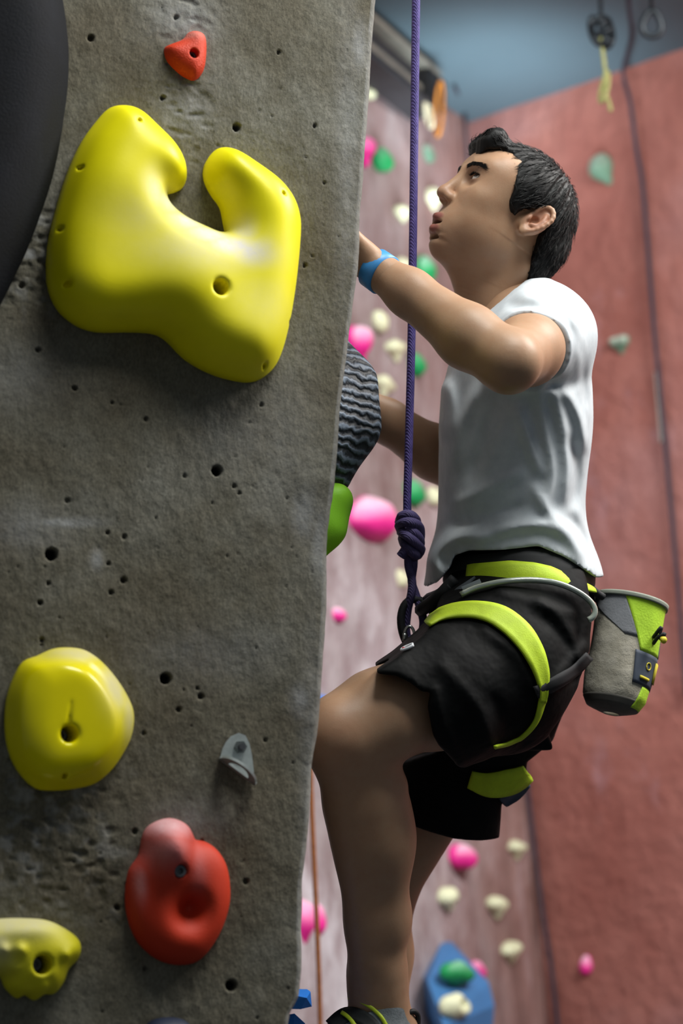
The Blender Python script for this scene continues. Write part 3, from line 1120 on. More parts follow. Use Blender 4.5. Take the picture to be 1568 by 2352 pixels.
def blob_hold(pl, px, py, w, h, mat, kind='round', prot=0.6, rot=0.0, seed=0, chalk=0.5):
    """hold moulded on a far wall; w, h = size in pixels"""
    o = pl.hit(px, py)
    s = px_scale(pl, px, py)
    a, b = w * s / 2, h * s / 2
    ca, sa = math.cos(math.radians(rot)), math.sin(math.radians(rot))
    U = pl.u * ca + pl.v * sa
    Vv = -pl.u * sa + pl.v * ca
    # oblique wall: widen along the wall so that the drawn width is met
    view = (o - CAM) / np.linalg.norm(o - CAM)
    k = math.sqrt(max(0.08, 1 - (pl.u @ view) ** 2))
    a = min(a / k, a * 1.7)
    dep = prot * (a + b)
    r0 = (o - CAM)
    o = CAM + r0 * (((o + pl.n * dep * .5 - CAM) @ pl.n) / (r0 @ pl.n)) - pl.n * dep * .5
    m_ = max(a, b)
    f = Field([-m_ * 1.35, -m_ * 1.35, -0.02], [m_ * 1.35, m_ * 1.35, dep * 1.4 + .01], max(m_ / 9, 0.004))
    if kind == 'heart':
        f.ell([-a * .45, b * .4, 0], [a * .55, b * .6, dep], .01)
        f.ell([a * .45, b * .4, 0], [a * .55, b * .6, dep], .01)
        f.cone([0, b * .2, 0], [a * .1, -b * .85, 0], a * .55, a * .2, .02)
    elif kind == 'drop':
        f.ell([0, b * .25, 0], [a * .9, b * .7, dep], .01)
        f.cone([0, 0, dep * .2], [a * .2, -b * .75, 0], a * .6, a * .3, .02)
    elif kind == 'pair':
        f.ell([-a * .4, -b * .2, 0], [a * .6, b * .75, dep], .004)
        f.ell([a * .5, b * .35, 0], [a * .5, b * .6, dep * .8], .004)
    elif kind == 'ring':
        f.ell([0, 0, 0], [a, b, dep], .01)
        f.ell([a * .05, b * .05, dep * 1.0], [a * .38, b * .4, dep * .8], .01, 's')
    else:
        f.ell([0, 0, 0], [a, b, dep], .01)
        f.ell([a * .25, -b * .35, dep * .25], [a * .55, b * .5, dep * .7], .02)
    X = f.ax[0][:, None, None], f.ax[1][None, :, None], f.ax[2][None, None, :]
    V, Q = f.mesh(1)
    V = V + (vnoise(V, 1.6 / m_, 2, seed) * m_ * .12)[:, None] * V / (np.linalg.norm(V, axis=1, keepdims=True) + 1e-6)
    ch = np.clip((V[:, 1] / b + .2) * chalk * 1.3, 0, .95) * (V[:, 2] > dep * .2)
    wv_ = o + V[:, 0:1] * U + V[:, 1:2] * Vv + V[:, 2:3] * pl.n
    return mesh_object('climbing_hold', wv_, Q, mat, None, origin=o, attrs={'chalk': ch})


G_FAR = 'holds on the far climbing walls'
FAR = [
    (PL, 846, 345, 40, 66, mat_pink, 'drop', .5, 20, .3, 'pink pointed hold at the concrete edge beside an oval green hold, high up'),
    (PL, 885, 364, 36, 56, mat_green, 'round', .4, 20, .3, 'oval green hold high up next to the purple rope and a pink hold'),
    (PL, 1000, 455, 34, 52, mat_cream, 'drop', .4, 10, 0, 'cream hold showing just in front of the climber nose'),
    (PL, 931, 490, 32, 32, mat_cream, 'heart', .4, 0, 0, 'cream hold touching the purple rope level with the climber mouth'),
    (PL, 933, 608, 30, 34, mat_cream, 'round', .4, 0, 0, 'cream hold beside the purple rope just above the raised forearm'),
    (PL, 984, 615, 36, 62, mat_green, 'round', .35, 20, .8, 'pale chalky green hold under the climber chin'),
    (PL, 880, 735, 30, 44, mat_cream, 'round', .4, -30, 0, 'slanting cream hold below the raised wrist with the blue band'),
    (PL, 838, 787, 46, 88, mat_pink, 'drop', .5, 8, .8, 'tall pink hold beside the concrete edge above the striped hold'),
    (PL, 917, 805, 40, 42, mat_cream, 'heart', .4, 10, 0, 'cream heart shaped hold between the tall pink hold and the rope'),
    (PL, 962, 835, 28, 56, mat_green, 'round', .45, 10, .2, 'narrow green hold just past the rope below the raised forearm'),
    (PL, 890, 888, 42, 38, mat_cream, 'heart', .4, -10, 0, 'cream heart shaped hold just above the far forearm'),
    (PL, 868, 1190, 112, 106, mat_pink, 'round', .5, 10, .85, 'big bright pink rounded hold beside the rope knot'),
    (PL, 958, 1130, 40, 62, mat_green, 'round', .4, 5, .3, 'green oval hold right of the rope just above the knot'),
    (PL, 1002, 1138, 26, 40, mat_cream, 'round', .4, 0, 0, 'cream hold half hidden behind the front of the white shirt'),
    (PL, 922, 1326, 32, 44, mat_cream, 'round', .4, 15, 0, 'cream hold behind the doubled rope under the knot'),
    (PL, 779, 1411, 30, 34, mat_pink, 'round', .5, 0, .8, 'tiny pink hold alone on the pale wall above the knee'),
    (PL, 742, 1610, 44, 26, mat_blue, 'round', .5, 0, 0, 'blue hold peeping out over the bent knee'),
    (PL, 1073, 1966, 50, 60, mat_pink, 'round', .5, 0, .8, 'pink ball shaped hold under the shorts hem behind the calf'),
    (PL, 1195, 1953, 38, 38, mat_cream, 'heart', .4, 0, 0, 'cream hold right of the pink ball beside the thin dark rope'),
    (PL, 1036, 2063, 40, 56, mat_cream, 'drop', .4, 15, 0, 'cream drop shaped hold below the pink ball hold'),
    (PL, 1151, 2086, 46, 48, mat_cream, 'heart', .4, 0, 0, 'cream heart shaped hold, upper of the two over the blue volume'),
    (PL, 1180, 2190, 44, 48, mat_cream, 'heart', .4, 10, 0, 'cream heart shaped hold, nearer the blue volume of two hearts'),
    (PL, 703, 2122, 48, 120, mat_pink, 'drop', .4, -5, .6, 'long pink hold at the concrete edge behind the orange rope'),
    (PL, 734, 2110, 22, 72, mat_pink, 'round', .4, -5, .5, 'slim pink hold directly beside the orange rope'),
    (PL, 986, 350, 30, 44, mat_sage, 'round', .3, 0, .9, 'faint chalk grey hold left of the climber hair'),
    (PL, 851, 208, 22, 34, mat_cream, 'round', .4, 0, 0, 'pale hold at the concrete edge just under the roof beam'),
    (PR, 1376, 390, 54, 84, mat_sage, 'drop', .45, 15, .5, 'chalky sage green hold on the red wall beside the climber hair'),
    (PR, 1418, 792, 42, 42, mat_sage, 'heart', .5, 0, .9, 'small grey green hold on the red wall beside the shirt sleeve'),
    (PR, 1342, 2216, 24, 44, mat_pink, 'round', .4, -10, .7, 'tiny pink hold low on the red wall'),
]
for k, (pl, x, y, w, h, mt, kd, pr_, rt, chk, lab) in enumerate(FAR):
    tag(blob_hold(pl, x, y, w, h, mt, kd, pr_, rt, k + 40, chk), lab, 'climbing hold', G_FAR)

# faceted blue volume low on the far wall with three holds bolted on it
o = PL.hit(1050, 2270)
nrmc = from_world(o + PL.n) - from_world(o)


def on_left(px, py, out):
    r = to_world(C(px, py, 1.0)) - CAM
    return from_world(CAM + r * (((PL.o + PL.n * out - CAM) @ PL.n) / (r @ PL.n)))


pts = [on_left(972, 2242, 0), on_left(1012, 2168, 0), on_left(1030, 2162, 0), on_left(1040, 2166, 0.02), on_left(1020, 2460, 0), on_left(980, 2330, 0), on_left(1060, 2440, 0),
       on_left(982, 2254, .07), on_left(1122, 2256, .15), on_left(1135, 2310, .17), on_left(1128, 2400, .15), on_left(1020, 2360, .15), on_left(1042, 2178, .05)]
tag(faceted('climbing_volume', pts, mat_blue_vol), 'blue faceted climbing volume low on the far wall beside the calf', 'climbing volume')


class Off:
    """the far wall's frame shifted out to the volume's face"""
    def __init__(s, d):
        s.u, s.v, s.n, s.d = PL.u, PL.v, PL.n, d

    def hit(s, px, py):
        r = to_world(C(px, py, 1.0)) - CAM
        return CAM + r * (((PL.o + PL.n * s.d - CAM) @ PL.n) / (r @ PL.n))


for pl, x, y, w, h, mt, kd, lab in ((Off(.12), 1060, 2232, 66, 50, mat_green, 'round', 'pale green hold bolted on top of the blue volume'),
                                    (PL, 1100, 2228, 34, 44, mat_pink, 'round', 'pink hold peeking over the blue volume edge'),
                                    (Off(.15), 1057, 2310, 60, 58, mat_cream, 'ring', 'cream ring shaped hold on the face of the blue volume')):
    tag(blob_hold(pl, x, y, w, h, mt, kd, .4, 0, 90, .5), lab, 'climbing hold', G_FAR)

# roof beam over the left wall
mat_beam = plain('dark_steel_beam', '#3b3b40', 0.5, 0.15, 12, metallic=0.3)
mat_beam_edge = plain('pale_beam_edge', '#8f8a80', 0.5, 0.15, 12, metallic=0.2)  # paler tone for the upper flange and the tube
B0 = to_world(C(700, -8, from_world(LEFT_TOP)[2] - 0.55))
B1 = to_world(C(978, 222, from_world(CORNER_TOP)[2] - 0.50))
ax = B1 - B0
L = np.linalg.norm(ax)
axn = ax / L
up = np.array([0, 0, 1.0]) - axn * axn[2]
up /= np.linalg.norm(up)
sidev = np.cross(axn, up)
beam = thing('roof_beam', 'dark steel roof beam running above the pale far wall', 'beam', B0)
mid = (B0 + B1) / 2
for nm, off, hx, hz, mt in (('web', 0, .012, .058, mat_beam), ('flange', .064, .055, .009, mat_beam_edge), ('flange', -.062, .055, .009, mat_beam), ('tube', -.012, .030, .010, mat_beam_edge)):
    V, Fc = box_mesh(mid + up * off, axn * L / 2, sidev * hx, up * hz)
    mesh_object(nm, V, Fc, mt, beam, smooth=False)
V, Fc = box_mesh(B1 - axn * .03, axn * .06, sidev * .055, up * .05)
mesh_object('end_block', V, Fc, plain('black_bracket', '#17171a', 0.6), beam, smooth=False)


def rope(name, pts, r, mat, label, cat='rope', n=60, seg=8):
    V, Fc = tube_mesh(interp_path(pts, n), r, seg)
    o = mesh_object(name, V, Fc, mat, None, origin=np.asarray(pts[0]))
    return tag(o, label, cat)


def rope_mat(name, c, c2):
    m = NT(name)
    w = m.n('ShaderNodeTexWave', wave_type='BANDS', bands_direction='DIAGONAL')
    w.inputs['Scale'].default_value = 150
    w.inputs['Distortion'].default_value = 1.0
    m.l(m.tc.outputs['Object'], w.inputs['Vector'])
    cc = m.ramp(m.noise(90, 3, 0.6), [(0.35, hexlin(c)), (0.7, hexlin(c2))])
    return m.out(cc, 0.75, m.bump(w.outputs['Fac'], 0.35, 0.002))


def off_wall(pl, px, py, out=0.03):
    return pl.hit(px, py) + pl.n * out


mat_dark_rope = rope_mat('dark_rope', '#2d2a38', '#3d3746')
mat_orange_rope = rope_mat('orange_rope', '#8a4d1e', '#a8642c')
d_o = 4.9
rope('climbing_rope', [to_world(C(706, 1300, d_o)), to_world(C(713, 1770, d_o)), to_world(C(722, 2000, d_o)), to_world(C(730, 2180, d_o)), to_world(C(735, 2352, d_o)), to_world(C(742, 2750, d_o))], .0056, mat_orange_rope,
     'thin orange brown rope hanging between the concrete edge and the shin')
rope('climbing_rope', [to_world(C(1440, -160, 6.06)), to_world(C(1443, 0, 6.48)), to_world(C(1450, 85, 6.72)), off_wall(PR, 1457, 175, .06), off_wall(PR, 1466, 240, .045), off_wall(PR, 1478, 345, .04), off_wall(PR, 1490, 450), off_wall(PR, 1515, 760), off_wall(PR, 1542, 1040), off_wall(PR, 1562, 1260), off_wall(PR, 1590, 1600)], .0075, mat_dark_rope,
     'dark rope running down the red wall at the picture side')
rope('climbing_rope', [off_wall(PR, 1190, 1400, .04), off_wall(PR, 1222, 1745, .04), off_wall(PR, 1240, 1900, .04), off_wall(PR, 1262, 2080, .04), off_wall(PR, 1285, 2230, .04), off_wall(PR, 1305, 2420, .04)], .0075, mat_dark_rope,
     'thin dark rope hanging down in the corner below the shorts')
rope('climbing_rope', [ray_at_height(1043, 200, ZTOP) , off_wall(PL, 1046, 245), off_wall(PL, 1050, 300), off_wall(PL, 1056, 380)], .006, mat_dark_rope, 'short dark cord at the far corner under the ceiling')
# tape mark on the red wall
tp = [off_wall(PR, x, y, .012) for x, y in ((1508, 855), (1516, 853), (1530, 1012), (1521, 1018))]
V, Fc = prism_mesh(np.array(tp), PR.n, .002)
tag(mesh_object('tape_strip', V, Fc, plain('masking_tape', '#cfc8bd', 0.7), smooth=False), 'pale strip of tape stuck upright on the red wall', 'tape')

# slings and anchor gear hanging from the ceiling
mat_sling_o = plain('orange_webbing', '#c27a2c', 0.8, 0.15, 50)
mat_sling_y = plain('yellow_webbing', '#8e8e58', 0.8, 0.15, 50)
mat_gear = plain('dark_gear', '#23292e', 0.4, 0.2, 40, metallic=0.6)


def loop_pts(cx, cy, d, rx, ry, n=28, tilt=0.0):
    t_ = np.linspace(0, 2 * math.pi, n)
    return np.array([C(cx, cy, d) + np.array([rx * math.cos(q) + tilt * ry * math.sin(q), ry * math.sin(q), .01 * math.sin(2 * q)]) for q in t_])


dB = from_world(B1)[2]
rope('sling', to_world(loop_pts(1008, 250, dB - .10, .012, .085, tilt=.06)), .0055, mat_sling_o, 'orange sling looped over the end of the roof beam', 'sling', 60)
rope('sling', to_world(loop_pts(984, 262, dB - .12, .008, .04, tilt=-.2)), .007, plain('cream_webbing', '#d6cdb0', .8), 'short cream sling beside the orange one under the beam end', 'sling', 60)
sl = thing('anchor_sling', 'yellow sling hanging from a dark tangled anchor on the ceiling', 'sling', to_world(C(1382, 40, 6.1)))
V, Fc = tube_mesh(to_world(interp_path([C(1378, 80, 6.1), C(1384, 120, 6.1), C(1390, 175, 6.08), C(1388, 205, 6.08), C(1398, 235, 6.08), C(1402, 255, 6.07)], 40)), .0055, 8)
mesh_object('webbing', V, Fc, mat_sling_y, sl)
V, Fc = tube_mesh(to_world(np.vstack([loop_pts(1388, 200, 6.07, .008, .04, tilt=.2)])), .006, 8)
mesh_object('webbing_loop', V, Fc, mat_sling_y, sl)
for k, (x, y, rx, ry) in enumerate(((1372, 72, .018, .035), (1392, 78, .016, .036), (1380, 60, .024, .022))):
    V, Fc = tube_mesh(to_world(loop_pts(x, y, 6.1, rx, ry, tilt=.3 * (k - 1))), .009, 8)
    mesh_object('carabiner', V, Fc, mat_gear, sl)
V, Fc = tube_mesh(to_world(interp_path([C(1380, 60, 6.1), C(1376, -60, 6.05)], 6)), .006, 8)
mesh_object('cord', V, Fc, mat_gear, sl)
rg = thing('anchor_ring', 'dark pear shaped anchor ring hanging under the ceiling near the top corner', 'anchor', to_world(C(1497, 40, 6.0)))
t_ = np.linspace(0, 2 * math.pi, 40)
V, Fc = tube_mesh(to_world(np.array([C(1497, 54, 6.0) + np.array([.024 * math.sin(q) * (1 - .35 * math.cos(q)), .034 * math.cos(q), 0]) for q in t_])), .009, 8)
mesh_object('ring', V, Fc, mat_gear, rg)
V, Fc = tube_mesh(to_world(interp_path([C(1496, 26, 6.0), C(1494, -80, 5.9)], 6)), .005, 8)
mesh_object('cord', V, Fc, mat_gear, rg)

# ================================================================== THE CLIMBER
person = thing('person', 'climber in white t-shirt and black shorts looking up, one arm raised to the wall', 'person', to_world(C(1190, 1450, 3.66)))

# ---------------- head, in its own frame (forward, up, side towards the viewer)
HP, HY = math.radians(27), math.radians(20)
HO = C(1158, 514, 3.66)
Fv = np.array([-math.cos(HP) * math.cos(HY), math.sin(HP), -math.cos(HP) * math.sin(HY)])
Uv = np.array([math.sin(HP) * math.cos(HY), math.cos(HP), math.sin(HP) * math.sin(HY)])
Sv = np.array([math.sin(HY), 0, -math.cos(HY)])
HM = np.stack([Fv, Uv, Sv])


def head_to_frame(P):
    return HO + np.atleast_2d(P) @ HM


def frame_to_head(p):
    return HM @ (np.asarray(p) - HO)


def head_px(px, py, S=0.0):
    """local (F, U) of the point seen at a pixel, lying S metres to the near side"""
    left = (1158 - px) / FPX * 3.66
    upw = (514 - py) / FPX * 3.66
    A = (left + S * math.sin(HY)) / math.cos(HY)
    return np.array([A * math.cos(HP) + upw * math.sin(HP), -A * math.sin(HP) + upw * math.cos(HP)])


hf = Field([-.175, -.235, -.105], [.145, .135, .105], 0.0016)
hf.ell([.005, .040, 0], [.090, .074, .072], 0)
hf.ell([.056, .050, 0], [.042, .048, .058], .03)
hf.ell([.046, -.014, 0], [.052, .078, .060], .03)
hf.ell([.036, -.052, 0], [.056, .046, .054], .03)
for sg in (-1, 1):
    hf.ell([.012, -.043, sg * .038], [.028, .030, .018], .03)
    hf.ell([.050, -.018, sg * .037], [.034, .034, .020], .03)
    hf.ell([.058, .002, sg * .046], [.024, .013, .016], .025)
    hf.ell([.040, .045, sg * .052], [.034, .034, .019], .025)
hf.ell([.076, -.088, 0], [.019, .018, .022], .025)
hf.ell([.082, -.054, 0], [.022, .030, .034], .022)
for sg in (-1, 1):
    hf.cone([.090, .047, sg * .012], [.076, .051, sg * .046], .010, .009, .016)
    hf.ell([.106, .026, sg * .031], [.020, .0135, .018], .016, 's')
# neck
nb = frame_to_head(C(1180, 745, 3.69))
hf.cone([-.030, -.030, 0], nb, .053, .062, .03)
hf.cone(frame_to_head(C(1130, 640, 3.66)), frame_to_head(C(1135, 760, 3.66)), .040, .045, .03)
for sg in (-1, 1):
    hf.cone([-.045, -.060, sg * .042], frame_to_head(C(1108, 722, 3.66)) + [0, 0, sg * .016], .013, .011, .024)
hf.cone(frame_to_head(C(1062, 592, 3.655)), frame_to_head(C(1090, 668, 3.66)), .026, .031, .03)
# nose
hf.cone([.096, .036, 0], [.112, -.001, 0], .0075, .0095, .012)
hf.ell([.1145, -.008, 0], [.0115, .0105, .0125], .007)
for sg in (-1, 1):
    hf.ell([.104, -.0125, sg * .0115], [.0105, .0085, .0075], .006)
    hf.ell([.110, -.0205, sg * .0072], [.0058, .0042, .0036], .003, 's')
# eyelids round the eyes, open slit
EYE = [np.array([.0785, .0295, sg * .032]) for sg in (-1, 1)]
for sg, e in zip((-1, 1), EYE):
    hf.ell(e, [.0140, .0135, .0170], .007)
    Rm = np.array([[.92, 0, -sg * .38], [0, 1, 0], [sg * .38, 0, .92]])
    hf.ell(e + [.0135, .0012, sg * .003], [.012, .0040, .0140], .0018, 's', Rm)
    # crease of the upper lid
    hf.cone(e + [.0135, .0098, -sg * .010], e + [.0085, .0095, sg * .013], .0012, .001, .003, 's')
# lips
for sg in (-1, 1):
    hf.chain([[.084, -.056, sg * .024], [.100, -.0485, sg * .012], [.1075, -.047, sg * .003]], [.0035, .0060, .0062], .005)
    hf.chain([[.084, -.058, sg * .023], [.098, -.067, sg * .012], [.1035, -.068, 0]], [.0035, .0062, .0066], .005)
hf.ell([.103, -.0572, 0], [.020, .0036, .020], .002, 's')
hf.ell([.086, -.078, 0], [.014, .004, .016], .012, 's')
hf.cone([.113, -.020, 0], [.112, -.038, 0], .0025, .003, .004, 's')
# ears
for sg in (-1, 1):
    e1 = np.array([-.39, .92, 0])
    n_ = np.array([.42, .18, sg * .89])
    n_ /= np.linalg.norm(n_)
    e2 = np.cross(e1, n_)
    e1 = np.cross(n_, e2)
    ec = np.array([-.021, .005, sg * .079])
    Rm = np.stack([e1 / np.linalg.norm(e1), e2 / np.linalg.norm(e2), n_])
    hf.ell(ec, [.0305, .0185, .0062], .003, 'u', Rm)
    hf.cone([-.008, -.004, sg * .062], ec, .016, .012, .008)
    hf.ell(ec + n_ * .0065, [.0235, .0128, .0058], .003, 's', Rm)
    fw = e2 / np.linalg.norm(e2)
    if fw[0] > 0:
        fw = -fw            # towards the back of the head
    u1 = Rm[0]
    hx = [ec + u1 * .012 - fw * .013 + n_ * .002, ec + u1 * .027 - fw * .006 + n_ * .004, ec + u1 * .029 + fw * .006 + n_ * .006, ec + u1 * .017 + fw * .0165 + n_ * .008,
          ec - u1 * .002 + fw * .0165 + n_ * .008, ec - u1 * .018 + fw * .009 + n_ * .005, ec - u1 * .027 + fw * .000 + n_ * .003]
    hf.chain(interp_path(hx, 14), [.0034] * 14, .003)
    ah = [ec + u1 * .016 + fw * .005 + n_ * .0035, ec + u1 * .004 + fw * .009 + n_ * .005, ec - u1 * .009 + fw * .006 + n_ * .004, ec - u1 * .013 - fw * .002 + n_ * .004]
    hf.chain(interp_path(ah, 10), [.0030] * 10, .004)
    hf.ell(ec - u1 * .006 - fw * .011 + n_ * .004, [.006, .0045, .004], .003, 'u', Rm)
    hf.ell(ec - u1 * .003 - fw * .003 + n_ * .001, [.0085, .0068, .007], .003, 's', Rm)
    hf.ell(ec - u1 * .026 - fw * .003 + n_ * .001, [.009, .009, .0052], .004, 'u', Rm)
hv, hq = hf.mesh(1)
# colour: lips, shaved beard, flushed ear and nose
skin = np.array(hexlin('#ab886c')[:3])
lip = np.array(hexlin('#884a48')[:3])
hc = np.tile(skin, (len(hv), 1))


def lay(mask, c):
    global hc
    hc = hc * (1 - mask[:, None]) + np.asarray(c) * mask[:, None]


def sph(P, c, r):
    q = (P - np.asarray(c)) / np.asarray(r)
    return np.clip(1.6 - 1.6 * np.sqrt((q ** 2).sum(1)), 0, 1)


aS = np.abs(hv[:, 2])
hs = np.stack([hv[:, 0], hv[:, 1], aS], 1)
lay(.28 * np.clip(sph(hs, [.06, -.075, .02], [.06, .045, .06]), 0, 1), np.array(hexlin('#8f7a68')[:3]))
lay(.25 * sph(hs, [.105, -.035, .01], [.02, .012, .02]), np.array(hexlin('#8f7a68')[:3]))
lay(.85 * np.clip(np.maximum(sph(hs, [.106, -.0475, .003], [.013, .0085, .020]), sph(hs, [.102, -.067, .003], [.013, .0085, .020])) * 2, 0, 1), lip)
lay(.9 * np.clip(sph(hs, [.096, -.0572, 0], [.022, .0042, .022]) * 2, 0, 1), np.array(hexlin('#3a1614')[:3]))
lay(.40 * sph(hs, [-.022, .006, .085], [.035, .035, .02]), np.array(hexlin('#b5705f')[:3]))
lay(.20 * sph(hs, [.115, -.006, 0], [.02, .02, .02]), np.array(hexlin('#b9806c')[:3]))
lay(.45 * sph(hs, [.095, .03, .032], [.02, .018, .026]), np.array(hexlin('#6e4c3c')[:3]))  # eye sockets darkened: shade painted into the skin colour for depth
head_V = head_to_frame(hv)

# ---------------- body
bf = Field([-.22, -.99, 3.02], [.42, .40, 4.06], 0.004)
SH_N, EL_N, WR_N = C(1258, 775, 3.58), C(1168, 832, 3.285), C(868, 622, 3.42)
SH_F, EL_F, WR_F = C(1185, 790, 3.84), C(1075, 1092, 3.87), C(806, 912, 3.72)
# trunk
bf.chain([C(1200, 760, 3.68), C(1190, 880, 3.68), C(1180, 1060, 3.68), C(1185, 1220, 3.67), C(1190, 1380, 3.66)], [.085, .098, .092, .088, .088], .05, flat=([0, 0, 1], 1.35))
bf.cone(C(1185, 700, 3.685), C(1195, 800, 3.68), .055, .07, .03)
# near arm
bf.cone(SH_N, SH_N * .45 + EL_N * .55, .054, .0515, .03)
bf.cone(SH_N * .45 + EL_N * .55, EL_N, .050, .043, .02)
bf.chain([EL_N, EL_N * .70 + WR_N * .30 + [0, -.004, 0], EL_N * .25 + WR_N * .75, WR_N], [.042, .0455, .034, .0275], .02)
# far arm
bf.chain([SH_F, SH_F * .5 + EL_F * .5, EL_F], [.055, .047, .041], .03)
bf.chain([EL_F, EL_F * .7 + WR_F * .3, EL_F * .3 + WR_F * .7, WR_F], [.042, .044, .034, .027], .02)


def unit(v):
    v = np.asarray(v, float)
    return v / np.linalg.norm(v)


def hand(f, wrist, d, thumb, fingers_d, curl, length=1.0):
    """palm along d, thumb side along thumb, fingers starting along fingers_d and curling towards curl"""
    d, thumb = unit(d), unit(thumb)
    thumb = unit(thumb - d * (thumb @ d))
    nrm_ = np.cross(d, thumb)
    if nrm_ @ np.asarray(curl) < 0:
        nrm_ = -nrm_
    k = wrist + d * .085
    f.cone(wrist, wrist + d * .03, .027, .029, .015, flat=(nrm_, .72))
    for q, s_ in enumerate((.030, .010, -.010, -.029)):
        f.cone(wrist + d * .025 + thumb * s_ * .55, k + thumb * s_ - d * (.004 * abs(q - 1)), .018, .0125, .010, flat=(nrm_, .9))
    fd, cv_ = unit(fingers_d), unit(curl)
    for s_, ln, r_ in ((.030, .92, .0088), (.010, 1.0, .0092), (-.010, .94, .0088), (-.029, .74, .0078)):
        p0 = k + thumb * s_
        d1 = unit(fd + cv_ * .15)
        d2 = unit(fd + cv_ * .75)
        d3 = unit(fd + cv_ * 1.5)
        p1 = p0 + d1 * .042 * ln
        p2 = p1 + d2 * .027 * ln
        p3 = p2 + d3 * .021 * ln
        f.chain([p0, p1, p2, p3], [r_ * 1.1, r_, r_ * .93, r_ * .82], .004)
    t0 = wrist + d * .028 + thumb * .022
    t1 = t0 + unit(d * .65 + thumb * .75 + cv_ * .25) * .042
    t2 = t1 + unit(d * .9 + thumb * .35 + cv_ * .35) * .030
    t3 = t2 + unit(d + cv_ * .5) * .022
    f.chain([t0, t1, t2, t3], [.0145, .0112, .0098, .0085], .006)


bf_h = Field([-.13, .12, 3.32], [.10, .46, 3.62], 0.0026)      # near hand, finer
bf_h.cone(EL_N * .25 + WR_N * .75, WR_N, .034, .0275, .01)
hand(bf_h, WR_N, unit([-.72, .62, .30]), [.2, .35, -.9], unit([-.10, .92, .38]), unit([-.6, -.1, .3]))
bf_g = Field([-.16, -.02, 3.48], [.12, .32, 3.86], 0.0026)     # far hand, finer
bf_g.cone(EL_F * .3 + WR_F * .7, WR_F, .034, .027, .01)
hand(bf_g, WR_F, unit([-.80, .45, -.35]), [.1, .75, .5], unit([-.55, .35, -.75]), unit([.1, -.35, -.9]))

# near leg
HIP_N, KN_N, AN_N = C(1232, 1490, 3.58), C(792, 1688, 3.36), C(868, 2295, 3.47)
bf.chain([HIP_N, C(1010, 1592, 3.46), C(868, 1648, 3.385), KN_N], [.066, .080, .066, .056], .03)
bf.ell(C(764, 1690, 3.335), [.036, .045, .040], .03)
bf.chain([KN_N, C(836, 1850, 3.405), C(856, 1930, 3.42), C(868, 2110, 3.45), C(866, 2240, 3.465), AN_N], [.055, .055, .055, .045, .040, .041], .03)
bf.ell(C(884, 1905, 3.43), [.036, .095, .046], .03)
bf.cone(C(775, 1745, 3.345), C(838, 2200, 3.43), .020, .018, .03)
bf.cone(C(905, 1800, 3.40), C(868, 1745, 3.38), .016, .02, .02)
# near foot
TOE_N = C(716, 2425, 3.42)
bf.chain([AN_N, C(905, 2360, 3.475)], [.040, .034], .02)
bf.chain([C(905, 2375, 3.475), C(820, 2385, 3.45), TOE_N], [.034, .036, .024], .02)
# far leg
HIP_F, KN_F, AN_F = C(1180, 1520, 3.76), C(872, 2060, 3.80), C(885, 2440, 3.76)
bf.chain([HIP_F, C(1010, 1790, 3.78), KN_F], [.085, .070, .052], .03)
bf.chain([KN_F, C(878, 2190, 3.79), AN_F], [.052, .046, .036], .03)
bf.chain([AN_F, C(890, 2470, 3.77), C(760, 2500, 3.74)], [.034, .030, .022], .02)
bv, bq = bf.mesh(2)
nv_, nq_ = bf_h.mesh(1)
gv_, gq_ = bf_g.mesh(1)


def trim(V, Q, keep):
    """drop faces whose vertices fail keep"""
    ok = keep(V)
    Q = Q[ok[Q].all(1)]
    used = np.zeros(len(V), bool)
    used[Q] = True
    re = np.cumsum(used) - 1
    return V[used], re[Q]


nv_, nq_ = trim(nv_, nq_, lambda V: (V - WR_N) @ unit(WR_N - EL_N) > -.035)
gv_, gq_ = trim(gv_, gq_, lambda V: (V - WR_F) @ unit(WR_F - EL_F) > -.035)
allV = np.vstack([head_V, bv, nv_, gv_])
allQ = np.vstack([hq, bq + len(head_V), nq_ + len(head_V) + len(bv), gq_ + len(head_V) + len(bv) + len(nv_)])
bc = np.tile(skin, (len(allV) - len(head_V), 1))
bp = allV[len(head_V):]
kn = sph(bp, C(770, 1690, 3.33), [.06, .06, .07])
bc = bc * (1 - .25 * kn[:, None]) + np.array(hexlin('#a8715c')[:3]) * .25 * kn[:, None]
m = NT('skin')
sc_ = m.attr('tint', 'Color')
sc_ = m.mix(m.ramp(m.noise(60, 4, 0.6), [(0.35, (0, 0, 0)), (0.7, (0.5, 0.5, 0.5))]), sc_, m.mix(1.0, sc_, (0.92, 0.80, 0.74), 'MULTIPLY'))
mat_skin = m.out(sc_, 0.5, m.bump(m.noise(380, 3, 0.6), 0.08, 0.002), spec=0.4, sss=0.12)
mesh_object('body', to_world(allV), allQ, mat_skin, person, attrs={'tint': np.vstack([hc, bc])})

